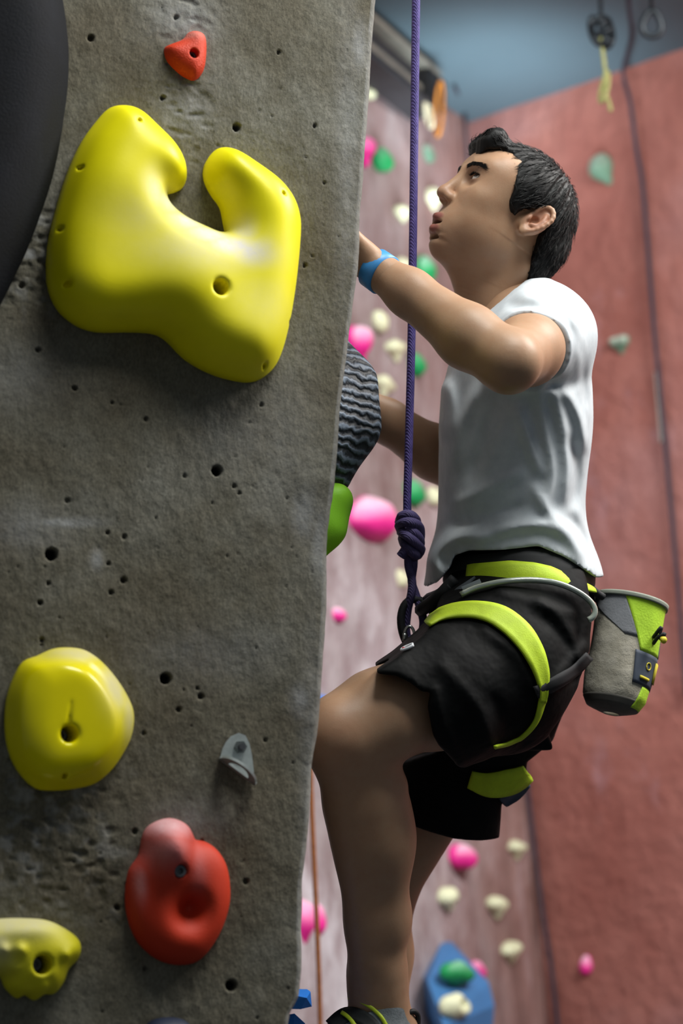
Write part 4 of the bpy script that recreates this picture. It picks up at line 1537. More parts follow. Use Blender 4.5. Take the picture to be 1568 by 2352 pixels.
# eyes and brows
mat_eye = None
m = NT('eyeball')
ea = m.attr('iris')
mat_eye = m.out(m.ramp(ea, [(0.0, hexlin('#d6cec6')), (0.50, hexlin('#cfc3b8')), (0.56, hexlin('#2b1710')), (0.80, hexlin('#1d100b')), (0.84, hexlin('#050404'))]), 0.08, spec=0.6)
for sg, e in zip((-1, 1), EYE):
    th, ph = np.meshgrid(np.linspace(0, math.pi, 25), np.linspace(0, 2 * math.pi, 33)[:-1], indexing='ij')
    look = unit([.80, .42, .30])
    a1 = unit(np.cross(look, [0, 0, 1.0]))
    a2 = np.cross(look, a1)
    r_ = .0126
    Pn = (np.cos(th)[..., None] * look + np.sin(th)[..., None] * (np.cos(ph)[..., None] * a1 + np.sin(ph)[..., None] * a2)).reshape(-1, 3)
    i, j = np.meshgrid(np.arange(24), np.arange(32), indexing='ij')
    Q = np.stack([i * 32 + j, i * 32 + (j + 1) % 32, (i + 1) * 32 + (j + 1) % 32, (i + 1) * 32 + j], -1).reshape(-1, 4)
    iris = np.clip(1 - th.ravel() / 1.0, 0, 1)
    mesh_object('eyeball', to_world(head_to_frame(e + [.0008, 0, 0] + Pn * r_)), [tuple(q) for q in Q], mat_eye, person, attrs={'iris': iris})

m = NT('black_hair')
hcol = m.ramp(m.noise(140, 3, 0.6, (1, 1, 1)), [(0.35, hexlin('#040404')), (0.7, hexlin('#0d0c0d'))])
mat_hair = m.out(hcol, 0.55, spec=0.28)


def strand_mesh(paths, r0, seg=3):
    """many tapered strands: paths (n, k, 3)"""
    paths = np.asarray(paths)
    n, k, _ = paths.shape
    T = np.gradient(paths, axis=1)
    T /= np.linalg.norm(T, axis=2, keepdims=True) + 1e-12
    ref = np.array([.31, .52, .79])
    N = np.cross(T, ref)
    N /= np.linalg.norm(N, axis=2, keepdims=True) + 1e-12
    B = np.cross(T, N)
    w = r0 * (1 - np.linspace(0, 1, k) ** 2 * .92)
    a = np.linspace(0, 2 * math.pi, seg, endpoint=False)
    V = paths[:, :, None] + w[None, :, None, None] * (N[:, :, None] * np.cos(a)[None, None, :, None] + B[:, :, None] * np.sin(a)[None, None, :, None])
    V = V.reshape(-1, 3)
    s_, i, j = np.meshgrid(np.arange(n), np.arange(k - 1), np.arange(seg), indexing='ij')
    j2 = (j + 1) % seg
    b = s_ * k * seg
    Q = np.stack([b + i * seg + j, b + i * seg + j2, b + (i + 1) * seg + j2, b + (i + 1) * seg + j], -1).reshape(-1, 4)
    return V, Q


def face_front(u_, s_):
    F_ = np.arange(.05, .125, .0012)
    v_ = hf.sample(np.stack([F_, np.full_like(F_, u_), np.full_like(F_, s_)], 1))
    k_ = np.where(v_ < 0)[0]
    return F_[k_[-1]] + .0006 if len(k_) else .075


rr = np.random.RandomState(11)
for sg in (-1, 1):
    ps = []
    for q in range(300):
        u_ = rr.uniform(0, 1)
        y_, z_ = .0455 + .006 * math.sin(u_ * 2.4) - .003 * u_ + rr.normal(0, .0017), sg * (.013 + .040 * u_ + rr.normal(0, .001))
        st_ = []
        for t_ in np.linspace(0, 1, 4):
            yy, zz = y_ + .009 * t_ * (.30 - .55 * u_), z_ + sg * .008 * t_
            st_.append([face_front(yy, zz) + .0003 + .0011 * math.sin(t_ * 2.6), yy, zz])
        ps.append(st_)
    V, Q = strand_mesh(ps, .00042)
    mesh_object('eyebrow', to_world(head_to_frame(V)), Q, mat_hair, person)

for sg, e in zip((-1, 1), EYE):
    ps = []
    for q in range(46):
        u_ = q / 45
        zz = e[2] + sg * (-.0125 + .0275 * u_)
        yy = e[1] + .0012 + .0042 * math.sin(math.pi * (.12 + .80 * u_))
        f0 = face_front(yy + .0012, zz)
        p0 = np.array([f0 - .0004, yy, zz])
        ps.append([p0, p0 + [.0022, .0004, sg * .0008], p0 + [.0040, .0018, sg * .0014]])
    V, Q = strand_mesh(ps, .00045)
    mesh_object('eyelashes', to_world(head_to_frame(V)), Q, mat_hair, person)

# hair: thick cap trimmed to the hairline, covered in strands
near = [(1169, 380), (1171, 420), (1167, 455), (1160, 475), (1164, 500), (1174, 503), (1192, 493), (1238, 487), (1258, 505), (1252, 530), (1236, 550), (1224, 585), (1214, 620), (1212, 656)]
outl = [(1226, 648), (1270, 612), (1303, 570), (1326, 520), (1337, 470), (1331, 415), (1304, 385), (1270, 345), (1225, 320), (1180, 311), (1152, 317), (1143, 300), (1112, 305), (1089, 330), (1087, 361)]
front = [(1105, 358), (1135, 356), (1157, 364)]
HP2 = [head_px(x, y, .068) for x, y in near] + [head_px(x, y, 0) for x, y in outl] + [head_px(x, y, .02) for x, y in front]
HP2 = np.array(HP2)
hr = Field([-.125, -.12, -.10], [.125, .15, .10], 0.002)
hr.ell([.000, .042, 0], [.104, .086, .0845], 0)
hr.ell([-.04, -.005, 0], [.064, .085, .070], .03)
hr.cone([-.055, -.02, 0], [-.062, -.090, 0], .063, .060, .02)
fl = head_px(1118, 335, 0)
hr.ell([fl[0], fl[1], .0], [.036, .030, .045], .02)
hr.ell([fl[0] + .004, fl[1] + .012, .01], [.022, .018, .03], .012)
X, Y, Z = hr.ax[0][:, None, None], hr.ax[1][None, :, None], hr.ax[2][None, None, :]
pol = poly_sdf(hr.ax[0][:, None], hr.ax[1][None], HP2)[..., None]
hr.D = smax(hr.D, np.broadcast_to(pol, hr.D.shape), .006).astype(np.float32)
# strand-like ridges on the cap
gx, gy, gz = np.meshgrid(*hr.ax, indexing='ij')
crown = np.array([-.055, .105, 0])
q = np.stack([gx, gy, gz], -1).reshape(-1, 3)
band = np.abs(hr.D.ravel()) < .012
qq = q[band] - crown
ang_ = np.arctan2(qq[:, 2], qq[:, 0] + qq[:, 1] * .2)
rad_ = np.linalg.norm(qq, axis=1)
st = np.stack([np.cos(ang_) * 5, np.sin(ang_) * 5, rad_ * 9], 1)
Dn = hr.D.ravel()
Dn[band] -= vnoise(st, 3.2, 3, 5) * .0045
hr.D = Dn.reshape(hr.D.shape)
cv_, cq_ = hr.mesh(1)
# strands rooted on the cap
gr = hr.grad(cv_)
pick = rr.choice(len(cv_), 9000, replace=True)
roots = cv_[pick]
nrm_ = gr[pick]
dirs = roots - crown
fwdm = np.clip((roots[:, 0] - .045) / .03, 0, 1) * np.clip((roots[:, 1] - .07) / .02, 0, 1)
dirs = dirs + fwdm[:, None] * np.array([-.03, .07, .0])
dirs -= nrm_ * (dirs * nrm_).sum(1, keepdims=True)
dirs /= np.linalg.norm(dirs, axis=1, keepdims=True) + 1e-9
dirs += rr.normal(0, .12, dirs.shape)
ln = rr.uniform(.016, .034, len(roots)) * (1 - .55 * np.clip((-.0 - roots[:, 1]) / .06, 0, 1))
tt = np.linspace(0, 1, 5)
paths = roots[:, None] - nrm_[:, None] * .002 + dirs[:, None] * (ln[:, None] * tt)[..., None] + nrm_[:, None] * (.0034 * np.sin(tt * 2.9)[None] * rr.uniform(.4, 1.3, (len(roots), 1)))[..., None]
# keep strands off the face: their tips stay inside the hairline
tip = paths[:, -1]
inside = (poly_sdf(tip[:, 0], tip[:, 1], HP2) < .003) & (hr.sample(tip) < .006)
paths = paths[inside]
sv_, sq_ = strand_mesh(paths, .0006)
HV = np.vstack([cv_, sv_])
HQ = np.vstack([cq_, sq_ + len(cv_)])
mesh_object('hair', to_world(head_to_frame(HV)), HQ, mat_hair, person)

# wristband
wd = unit(WR_N - EL_N)
V, Fc = [], []
wn1 = unit(np.cross(wd, [0, 0, 1.0]))
wn2 = np.cross(wd, wn1)
base = WR_N - wd * .002
for k_, (off, r_) in enumerate(((-.013, .0295), (-.012, .032), (.012, .0315), (.013, .029))):
    for q_ in np.linspace(0, 2 * math.pi, 32, endpoint=False):
        V.append(base + wd * off + (wn1 * math.cos(q_) + wn2 * math.sin(q_)) * r_)
for k_ in range(3):
    Fc += [(k_ * 32 + q_, k_ * 32 + (q_ + 1) % 32, (k_ + 1) * 32 + (q_ + 1) % 32, (k_ + 1) * 32 + q_) for q_ in range(32)]
mesh_object('wristband', to_world(np.array(V)), Fc, plain('blue_band', '#3f8fd0', 0.45, .1, 60), person)['label'] = 'blue wristband'

# ---------------- t-shirt
tf = Field([.10, -.16, 3.34], [.46, .43, 3.96], 0.0034)
ST = np.array([  # py, left px, right px, half width across the body
    (665, 1190, 1250, .05), (698, 1140, 1285, .11), (735, 1085, 1320, .165), (780, 1048, 1338, .195), (850, 1026, 1350, .198), (930, 1012, 1359, .19), (1000, 1010, 1357, .182), (1100, 1007, 1343, .175),
    (1180, 1007, 1336, .174), (1240, 998, 1352, .182), (1300, 983, 1380, .190), (1370, 968, 1390, .192)], float)
dS = 3.68
sy = (1176 - ST[:, 0]) / FPX * dS
scx = ((ST[:, 1] + ST[:, 2]) / 2 - 784) / FPX * dS
sa_ = (ST[:, 2] - ST[:, 1]) / 2 / FPX * dS
o_ = np.argsort(sy)


def smooth_interp(x, xp, fp):
    a = np.interp(x, xp, fp)
    k = 9
    p = np.pad(a, k, mode='edge')
    return np.convolve(p, np.ones(2 * k + 1) / (2 * k + 1), 'valid')


Yg = tf.ax[1]
cx_ = smooth_interp(Yg, sy[o_], scx[o_])[None, :, None]
aa_ = smooth_interp(Yg, sy[o_], sa_[o_])[None, :, None]
bb_ = smooth_interp(Yg, sy[o_], ST[o_, 3])[None, :, None]
X, Y, Z = tf.ax[0][:, None, None], tf.ax[1][None, :, None], tf.ax[2][None, None, :]
rx_, rz_ = np.abs(X - cx_) / aa_, np.abs(Z - dS) / bb_
rho = (rx_ ** 2.4 + rz_ ** 2.4) ** (1 / 2.4)
tf.D = np.minimum(.3, (rho - 1) * np.minimum(aa_, bb_)).astype(np.float32)
tf.D = np.maximum(tf.D, (Y - C(0, 660, dS)[1])).astype(np.float32)
# shoulders and sleeves
tf.cone(C(1218, 742, 3.68), C(1262, 758, 3.575), .055, .062, .05)
tf.cone(C(1190, 742, 3.70), C(1195, 770, 3.82), .055, .062, .05)
SLN = unit(EL_N - SH_N)
SLO = SH_N + SLN * .135
tf.cone(SH_N + np.array([.0, .008, .02]), SLO + SLN * .05, .060, .0595, .045)
SLF = unit(EL_F - SH_F)
tf.cone(SH_F, SH_F + SLF * .19, .068, .075, .045)
# folds: lines on the near side, pushing the cloth out (+) or in (-)
FOLDS = [([(1258, 895), (1285, 980), (1298, 1080), (1290, 1160)], .006, .011), ([(1275, 885), (1325, 960), (1345, 1040)], .006, .010), ([(1285, 700), (1318, 780), (1330, 860)], .005, .010),
         ([(1175, 930), (1205, 1010), (1240, 1100)], .005, .010), ([(1225, 900), (1245, 1000), (1262, 1090), (1240, 1180)], .005, .009), ([(1105, 880), (1060, 970), (1035, 1080)], .005, .011),
         ([(1140, 900), (1110, 1010), (1075, 1110)], -.005, .012), ([(1040, 1160), (1120, 1120), (1200, 1080)], .005, .010), ([(1030, 1215), (1110, 1185), (1210, 1160)], -.004, .010),
         ([(1080, 1250), (1150, 1215), (1240, 1205), (1300, 1235), (1340, 1290)], .006, .010), ([(1215, 1110), (1255, 1180), (1330, 1235)], .005, .009), ([(1010, 1330), (1000, 1280), (1045, 1235), (1120, 1228)], .009, .012),
         ([(1300, 1000), (1325, 1080), (1318, 1170)], -.005, .010), ([(1235, 880), (1285, 895), (1330, 870)], -.005, .009), ([(1310, 760), (1335, 850), (1345, 940)], -.004, .008), ([(1300, 1180), (1345, 1240), (1362, 1290)], -.005, .010),
         ([(1020, 860), (1035, 930), (1028, 1010)], .006, .012), ([(1160, 705), (1215, 720), (1275, 770)], -.004, .009), ([(1180, 680), (1250, 700), (1310, 760)], .003, .012)]
gxy = np.stack(np.meshgrid(tf.ax[0], tf.ax[1], indexing='ij'), -1)
disp = np.zeros(gxy.shape[:2])
for pl_, amp, wd_ in FOLDS:
    pp = np.array([C(x, y, 3.55)[:2] for x, y in pl_])
    pp = interp_path(pp, 24)
    dd = np.full(gxy.shape[:2], 1e9)
    fade = np.ones(gxy.shape[:2])
    for k_ in range(len(pp) - 1):
        a, b = pp[k_], pp[k_ + 1]
        e = b - a
        t_ = np.clip(((gxy - a) @ e) / (e @ e), 0, 1)
        q_ = ((gxy - a - t_[..., None] * e) ** 2).sum(-1)
        mm = q_ < dd
        dd = np.where(mm, q_, dd)
        g_ = (k_ + t_) / (len(pp) - 1)
        fade = np.where(mm, np.clip(np.minimum(g_, 1 - g_) * 5, 0, 1) ** .6, fade)
    disp += 1.45 * amp * fade * np.exp(-dd / (wd_ * .85) ** 2)
disp = blur2(disp, 1, 2)
nearw = np.clip((3.74 - tf.ax[2]) / .10, 0, 1)[None, None, :]
tf.D = (tf.D - disp[..., None] * nearw).astype(np.float32)
tf.D -= (vnoise(np.stack(np.meshgrid(tf.ax[0], tf.ax[1], [3.5], indexing='ij'), -1).reshape(-1, 3) * [1, .45, 1], 20, 2, 8).reshape(len(tf.ax[0]), len(tf.ax[1]), 1) * .0018).astype(np.float32)
outer = tf.D.copy()
inner = outer + .012
# hem
HEM = np.array([(900, 1362), (975, 1358), (1008, 1338), (1036, 1300), (1044, 1276), (1075, 1264), (1150, 1262), (1230, 1253), (1290, 1278), (1345, 1312), (1372, 1328), (1440, 1330)], float)
hemx = (HEM[:, 0] - 784) / FPX * 3.55
hemy = (1176 - HEM[:, 1]) / FPX * 3.55
hem = np.interp(tf.ax[0], hemx, hemy)[:, None, None]
cut = hem - Y                                   # negative above the hem
neck = Field.__new__(Field)
neck.__dict__.update(lo=tf.lo, h=tf.h, n=tf.n, ax=tf.ax, D=np.full(tf.n, .3, np.float32))
neck.cone(C(1150, 640, 3.665), C(1150, 700, 3.665), .060, .066, 0)
neck.cone(C(1150, 700, 3.665), C(1115, 770, 3.64), .064, .040, .02)
neck.cone(SLO, SLO + SLN * .3, .30, .30, 0) if False else None
sleeve_cut = ((X - SLO[0]) * SLN[0] + (Y - SLO[1]) * SLN[1] + (Z - SLO[2]) * SLN[2])
sleeve_cut = np.where((Z < 3.52) & (Y > C(0, 905, 3.45)[1]), sleeve_cut, -.3)
SFO = SH_F + SLF * .15
far_cut = ((X - SFO[0]) * SLF[0] + (Y - SFO[1]) * SLF[1] + (Z - SFO[2]) * SLF[2])
far_cut = np.where((Z > 3.80) & (X < .27) & (np.hypot(X - SFO[0], Z - SFO[2]) < .10) & (outer > -.02), far_cut, -.3) * 0 - .3
d_ = np.maximum(outer, -inner)
d_ = np.maximum(d_, cut)
d_ = np.maximum(d_, sleeve_cut)
d_ = np.maximum(d_, -neck.D)
tf.D = d_.astype(np.float32)
tv, tq = tf.mesh(3)
m = NT('white_cotton')
cb = m.ramp(m.noise(30, 4, .6), [(.35, hexlin('#c2c9cf')), (.7, hexlin('#d2d8dd'))])
mat_shirt = m.out(cb, .85, m.bump(m.noise(700, 2, .5), .12, .001, m.bump(m.noise(14, 3, .5, (1, 1, .6)), .25, .012)), spec=.2)
tshirt = mesh_object('t_shirt', to_world(tv), tq, mat_shirt, person)

# ---------------- shorts
def shorts_leg(f, pts, rs, poly, d_ref, k=.03):
    g = Field.__new__(Field)
    g.__dict__.update(lo=f.lo, h=f.h, n=f.n, ax=f.ax, D=np.full(f.n, .3, np.float32))
    g.chain(pts, rs, k)
    # cut to its outline: pixels scaled with distance, so the cut follows the cloth's real edges
    P = np.array([C(x, y, d_ref)[:2] for x, y in poly])
    s_ = poly_sdf(f.ax[0][:, None], f.ax[1][None], P)[..., None]
    g.D = smax(g.D, np.broadcast_to(s_, g.D.shape), .006).astype(np.float32)
    return g


sf = Field([.01, -.56, 3.24], [.46, -.04, 3.96], 0.0036)
near_poly = [(1045, 1255), (1340, 1255), (1362, 1330), (1372, 1420), (1362, 1500), (1340, 1585), (1290, 1665), (1272, 1690), (1288, 1742), (1205, 1746), (1130, 1745), (1082, 1797), (1040, 1738), (1000, 1700),
             (985, 1672), (973, 1605), (987, 1570), (962, 1577), (935, 1555), (905, 1540), (846, 1533), (900, 1500), (960, 1455), (1000, 1415)]
far_poly = [(1040, 1300), (1340, 1300), (1330, 1500), (1270, 1700), (1206, 1745), (1206, 1800), (1150, 1842), (1148, 1928), (1095, 1926), (1040, 1918), (985, 1902), (942, 1888), (918, 1862), (886, 1772), (905, 1756), (1000, 1718), (1000, 1500)]
g1 = shorts_leg(sf, [C(1190, 1290, 3.64), C(1205, 1430, 3.60), C(1120, 1540, 3.52), C(1010, 1590, 3.45), C(880, 1600, 3.39)], [.105, .132, .130, .112, .095], near_poly, 3.44)
g1.cone(C(1260, 1500, 3.64), C(1250, 1640, 3.66), .11, .10, .03)
g1.D = smax(g1.D, np.broadcast_to(poly_sdf(sf.ax[0][:, None], sf.ax[1][None], np.array([C(x, y, 3.46)[:2] for x, y in near_poly]))[..., None], g1.D.shape), .006).astype(np.float32)
g2 = shorts_leg(sf, [C(1190, 1310, 3.72), C(1200, 1480, 3.74), C(1100, 1680, 3.77), C(1010, 1850, 3.78), C(985, 1900, 3.785)], [.125, .125, .118, .112, .11], far_poly, 3.72)
sf.D = smin(g1.D, g2.D, .008).astype(np.float32)
# cloth wrinkles
SW = [([(1110, 1440), (1180, 1500), (1215, 1570)], .005, .010), ([(1240, 1385), (1300, 1440), (1330, 1520)], .006, .012), ([(1010, 1520), (1080, 1600), (1120, 1700)], .006, .012), ([(990, 1570), (1010, 1650), (1050, 1740)], .006, .010),
      ([(1260, 1570), (1310, 1520), (1345, 1490)], .006, .010), ([(1120, 1600), (1160, 1660), (1200, 1700)], -.005, .012), ([(1255, 1420), (1310, 1490), (1320, 1560)], -.005, .010), ([(1150, 1360), (1230, 1380), (1310, 1410)], .005, .010)]
gxy = np.stack(np.meshgrid(sf.ax[0], sf.ax[1], indexing='ij'), -1)
disp = np.zeros(gxy.shape[:2])
for pl_, amp, wd_ in SW:
    pp = interp_path(np.array([C(x, y, 3.46)[:2] for x, y in pl_]), 16)
    dd = np.min(((gxy[:, :, None] - pp[None, None]) ** 2).sum(-1), -1)
    disp += amp * np.exp(-dd / wd_ ** 2)
sf.D = (sf.D - disp[..., None]).astype(np.float32)
# room for the legs and the waist
sf.cone(C(905, 1637, 3.405), C(820, 1670, 3.37), .078, .082, .006, 's')
sf.cone(C(975, 1850, 3.785), C(900, 1980, 3.79), .082, .09, .006, 's')
sv2, sq2 = sf.mesh(2)
m = NT('black_polyester')
cb = m.ramp(m.noise(20, 4, .6), [(.35, hexlin('#020303')), (.7, hexlin('#060709'))])
mat_shorts = m.out(cb, .7, m.bump(m.noise(18, 3, .5), .4, .015), spec=.15)
shorts = mesh_object('shorts', to_world(sv2), sq2, mat_shorts, person)


def surf(field, px, py, d0=3.05, d1=4.0, back=False):
    """first (or last) surface of an implicit body along the pixel's ray"""
    ds = np.arange(d0, d1, .003)
    P = np.stack([(px - 784) / FPX * ds, (1176 - py) / FPX * ds, ds], -1)
    v = field.sample(P)
    ins = np.where(v < 0)[0]
    if len(ins) == 0:
        return None
    return P[ins[-1] if back else ins[0]]


def ribbon(field, path, width, name, mat, parent, off=.004, thick=.0035, n=40, m_=5, close_back=False, back_off=.0):
    """webbing strip laid over an implicit body along a pixel path; width in px (scalar or list)"""
    path = interp_path(np.asarray(path, float), n)
    wd_ = np.interp(np.linspace(0, 1, n), np.linspace(0, 1, len(np.atleast_1d(width))), np.atleast_1d(width)) if np.ndim(width) else np.full(n, width)
    T = np.gradient(path, axis=0)
    T /= np.linalg.norm(T, axis=1, keepdims=True)
    Nn = np.stack([-T[:, 1], T[:, 0]], 1)
    rows_ = []
    fallback = None
    for i in range(n):
        r_ = []
        for s_ in np.linspace(-.5, .5, m_):
            x, y = path[i] + Nn[i] * s_ * wd_[i]
            p = surf(field, x, y)
            r_.append(p)
        rows_.append(r_)
    # holes at the silhouette take the neighbour's depth
    for i in range(n):
        ok = [p for p in rows_[i] if p is not None]
        dref = np.median([p[2] for p in ok]) if ok else (fallback if fallback else 3.5)
        fallback = dref
        for j, s_ in enumerate(np.linspace(-.5, .5, m_)):
            if rows_[i][j] is None:
                x, y = path[i] + Nn[i] * s_ * wd_[i]
                rows_[i][j] = C(x, y, dref + .02)
    R_ = np.array(rows_)
    for _ in range(3):
        R_[1:-1] = R_[1:-1] * .5 + (R_[2:] + R_[:-2]) * .25
    g_ = field.grad(R_.reshape(-1, 3)).reshape(R_.shape)
    R_ = R_ + g_ * off
    if close_back:
        bk = []
        for i in range(n - 1, -1, -1):
            r_ = []
            for j, s_ in enumerate(np.linspace(-.5, .5, m_)):
                x, y = path[i] + Nn[i] * s_ * wd_[i]
                p = surf(field, x, y, back=True)
                r_.append(p if p is not None else R_[i, j] + [0, 0, .05])
            bk.append(r_)
        bk = np.array(bk)
        for _ in range(3):
            bk[1:-1] = bk[1:-1] * .5 + (bk[2:] + bk[:-2]) * .25
        bk = bk + [0, 0, .004 + back_off]
        R_ = np.concatenate([R_, bk, R_[:1]], 0)
    nn_ = len(R_)
    V = to_world(R_.reshape(-1, 3))
    i, j = np.meshgrid(np.arange(nn_ - 1), np.arange(m_ - 1), indexing='ij')
    Q = np.stack([i * m_ + j, i * m_ + j + 1, (i + 1) * m_ + j + 1, (i + 1) * m_ + j], -1).reshape(-1, 4)
    o = mesh_object(name, V, Q, mat, parent)
    md = o.modifiers.new('thick', 'SOLIDIFY')
    md.thickness = thick
    md.offset = 0
    return o


# logo on the shorts
mat_white = plain('white_thread', '#dfe3e8', .7, .05)
mat_redt = plain('red_thread', '#b02a30', .7, .05)
cl_ = surf(sf, 938, 1490)
if cl_ is None:
    cl_ = C(938, 1490, 3.33)
gl = sf.grad(cl_[None])[0]
lu = unit(np.array([1.0, 0.25, 0]) - gl * (gl @ np.array([1.0, .25, 0])))
lv = np.cross(gl, lu)
lv = lv if lv[1] > 0 else -lv
a = np.linspace(math.radians(35), math.radians(325), 20)
pc = np.array([cl_ + gl * .003 + lu * .0105 * math.cos(q) + lv * .0058 * math.sin(q) for q in a])
V, Fc = tube_mesh(to_world(pc), .0022, 6)
lg = mesh_object('logo', V, Fc, mat_white, shorts)
a = np.linspace(math.radians(150), math.radians(230), 8)
V, Fc = tube_mesh(to_world(np.array([cl_ + gl * .0042 + lu * .0075 * math.cos(q) + lv * .003 * math.sin(q) for q in a])), .0017, 6)
mesh_object('logo', V, Fc, mat_redt, shorts)

# ---------------- climbing shoes
mat_shoe = plain('grey_suede', '#6f767a', .85, .25, 120, bump=.2)
mat_rubber = plain('black_rubber', '#16171a', .6, .15, 60)
mat_neon = plain('neon_trim', '#b5c81e', .6, .1, 60)


def shoe(ank, heel, mid_, toe, label):
    f = Field(np.minimum.reduce([ank, heel, toe]) - .075, np.maximum.reduce([ank, heel, toe]) + .075, .0028)
    f.chain([heel, mid_, toe], [.042, .045, .030], .02)
    f.cone(ank + [0, -.012, 0], heel * .5 + mid_ * .5, .047, .045, .02)
    up_ = unit(ank - (heel + toe) / 2)
    ddir = unit(toe - heel)
    upn = unit(np.array([0, 1.0, 0]) - ddir * ddir[1])
    X, Y, Z = f.ax[0][:, None, None], f.ax[1][None, :, None], f.ax[2][None, None, :]
    top_ = (X - ank[0]) * (-.35) + (Y - ank[1] + .004) * .93
    full = f.D.copy()
    D = np.maximum(np.maximum(full, -(full + .005)), top_)
    lowp = (X - heel[0]) * upn[0] + (Y - heel[1]) * upn[1] + (Z - heel[2]) * upn[2]
    f.D = np.maximum(D, -(lowp + .012)).astype(np.float32)
    V, Q = f.mesh(1)
    s_ = mesh_object('climbing_shoe', to_world(V), Q, mat_shoe, person)
    s_['label'] = label
    f.D = np.maximum(np.maximum(full - .003, -(full + .004)), lowp + .008).astype(np.float32)
    V, Q = f.mesh(1)
    mesh_object('sole', to_world(V), Q, mat_rubber, s_)
    return s_, f, full, ddir, upn


HEEL_N = C(912, 2392, 3.475)
sh1, f_, full_, dd_, un_ = shoe(AN_N, HEEL_N, C(822, 2392, 3.45), TOE_N, 'grey and black climbing shoe with neon trim')
f_.D = full_
# trim along the collar, dark mesh instep, strap and heel loop
ribbon(f_, [(805, 2292), (835, 2303), (862, 2322), (880, 2345), (892, 2375)], 9, 'collar_trim', mat_neon, sh1, .003, .002, 20, 3)
ribbon(f_, [(762, 2360), (790, 2334), (820, 2332), (850, 2352), (860, 2372)], 34, 'instep_mesh', plain('black_mesh', '#14181a', .8, .3, 200), sh1, .002, .002, 20, 5)
ribbon(f_, [(788, 2332), (806, 2346), (822, 2372)], 9, 'strap', mat_neon, sh1, .006, .0025, 14, 3)
lp_ = [C(938, 2372, 3.46), C(935, 2338, 3.46), C(941, 2325, 3.46), C(952, 2324, 3.465), C(960, 2336, 3.47), C(958, 2372, 3.47)]
V, Fc = tube_mesh(to_world(interp_path(lp_, 24)), .0042, 8)
mesh_object('pull_loop', V, Fc, mat_rubber, sh1)
shoe(AN_F, C(900, 2485, 3.77), C(830, 2500, 3.76), C(750, 2515, 3.74), 'far climbing shoe')

# ================================================================== HARNESS, CHALK BAG, ROPE
harness = thing('climbing_harness', 'black and lime green climbing harness worn over the black shorts', 'harness', to_world(C(1190, 1340, 3.66)))
mat_web = plain('black_webbing', '#101216', .7, .2, 120)
mat_lime = plain('lime_webbing', '#b4cf1c', .65, .1, 60, bump=.15, bscale=500)
mat_grey_web = plain('grey_webbing', '#4a5258', .75, .15, 90)
mat_clear = plain('silver_gear_loop', '#b9c2b6', .18, .1, 40, metallic=.55)
mat_alloy = plain('alloy', '#c4c8c6', .28, .08, 40, metallic=.9)

# waist belt: padded ring, lower at the front
def belt_ring(top_px, low_px, grow, thick, name, mat, a0=0, a1=2 * math.pi, n=64):
    """ring round the waist; top_px / low_px: functions of angle giving the row"""
    th = np.linspace(a0, a1, n)
    rows_ = []
    for q in th:
        cx, sx = math.cos(q), math.sin(q)
        r_ = []
        for s_ in np.linspace(0, 1, 6):
            py = top_px(cx) * (1 - s_) + low_px(cx) * s_
            a = (.109 + grow) * (1 + .05 * s_)
            b = (.157 + grow) * (1 + .075 * s_)
            py = 1176 + (py - 1176) / (1 + .049 * max(sx, 0))
            ctr = C(1188 + 4 * s_, py, 3.665)
            bulge = thick * math.sin(math.pi * s_)
            rr_ = (abs(cx) ** 2.3 + abs(sx) ** 2.3) ** (-1 / 2.3)
            r_.append(ctr + np.array([cx * (a + bulge) * rr_, 0, -sx * (b + bulge) * rr_]))
        rows_.append(r_)
    R_ = np.array(rows_)
    V = to_world(R_.reshape(-1, 3))
    i, j = np.meshgrid(np.arange(n - 1), np.arange(5), indexing='ij')
    Q = np.stack([i * 6 + j, i * 6 + j + 1, (i + 1) * 6 + j + 1, (i + 1) * 6 + j], -1).reshape(-1, 4)
    o = mesh_object(name, V, Q, mat, harness)
    md = o.modifiers.new('thick', 'SOLIDIFY')
    md.thickness = .004
    return o


belt_ring(lambda c: 1262 + 12 * c - 22 * min(c, 0) * 1.6, lambda c: 1345 + 10 * c - 30 * min(c, 0), .000, .006, 'waist_belt', mat_web)
belt_ring(lambda c: np.interp(c, [-.75, -.6, -.2, .1, .3, .5, .7, .9], [1302, 1296, 1290, 1295, 1304, 1322, 1340, 1354]), lambda c: np.interp(c, [-.75, -.6, -.35, 0, .3, .5, .7, .9], [1372, 1364, 1350, 1338, 1341, 1349, 1358, 1364]), .014, .003, 'belt_stripe', mat_lime, math.radians(36), math.radians(132), 40)


# leg loops
ll = ribbon(sf, [(985, 1440), (1010, 1420), (1050, 1409), (1100, 1408), (1150, 1424), (1195, 1462), (1226, 1512), (1243, 1570), (1240, 1610)], [12, 24, 32, 38, 52, 54, 44, 28, 14], 'leg_loop', mat_lime, harness, .006, .004, 60, 6)
ribbon(sf, [(1240, 1608), (1228, 1650), (1200, 1685), (1165, 1703), (1130, 1712)], [16, 10, 8, 7, 6], 'leg_loop_edge', mat_lime, harness, .005, .003, 30, 3)
ribbon(sf, [(1225, 1588), (1262, 1572), (1305, 1545), (1345, 1505)], [26, 24, 22, 20], 'elastic_strap', plain('elastic_black', '#0c0d12', .8, .15, 80), harness, .006, .003, 24, 4)
ribbon(g2, [(1078, 1788), (1120, 1800), (1165, 1792), (1206, 1774)], [40, 56, 58, 40], 'leg_loop', mat_lime, harness, .006, .004, 24, 6)
ribbon(g2, [(1150, 1842), (1180, 1822), (1206, 1796)], [24, 30, 24], 'leg_loop_padding', plain('slate_padding', '#3f4456', .8, .1), harness, .003, .004, 16, 4)
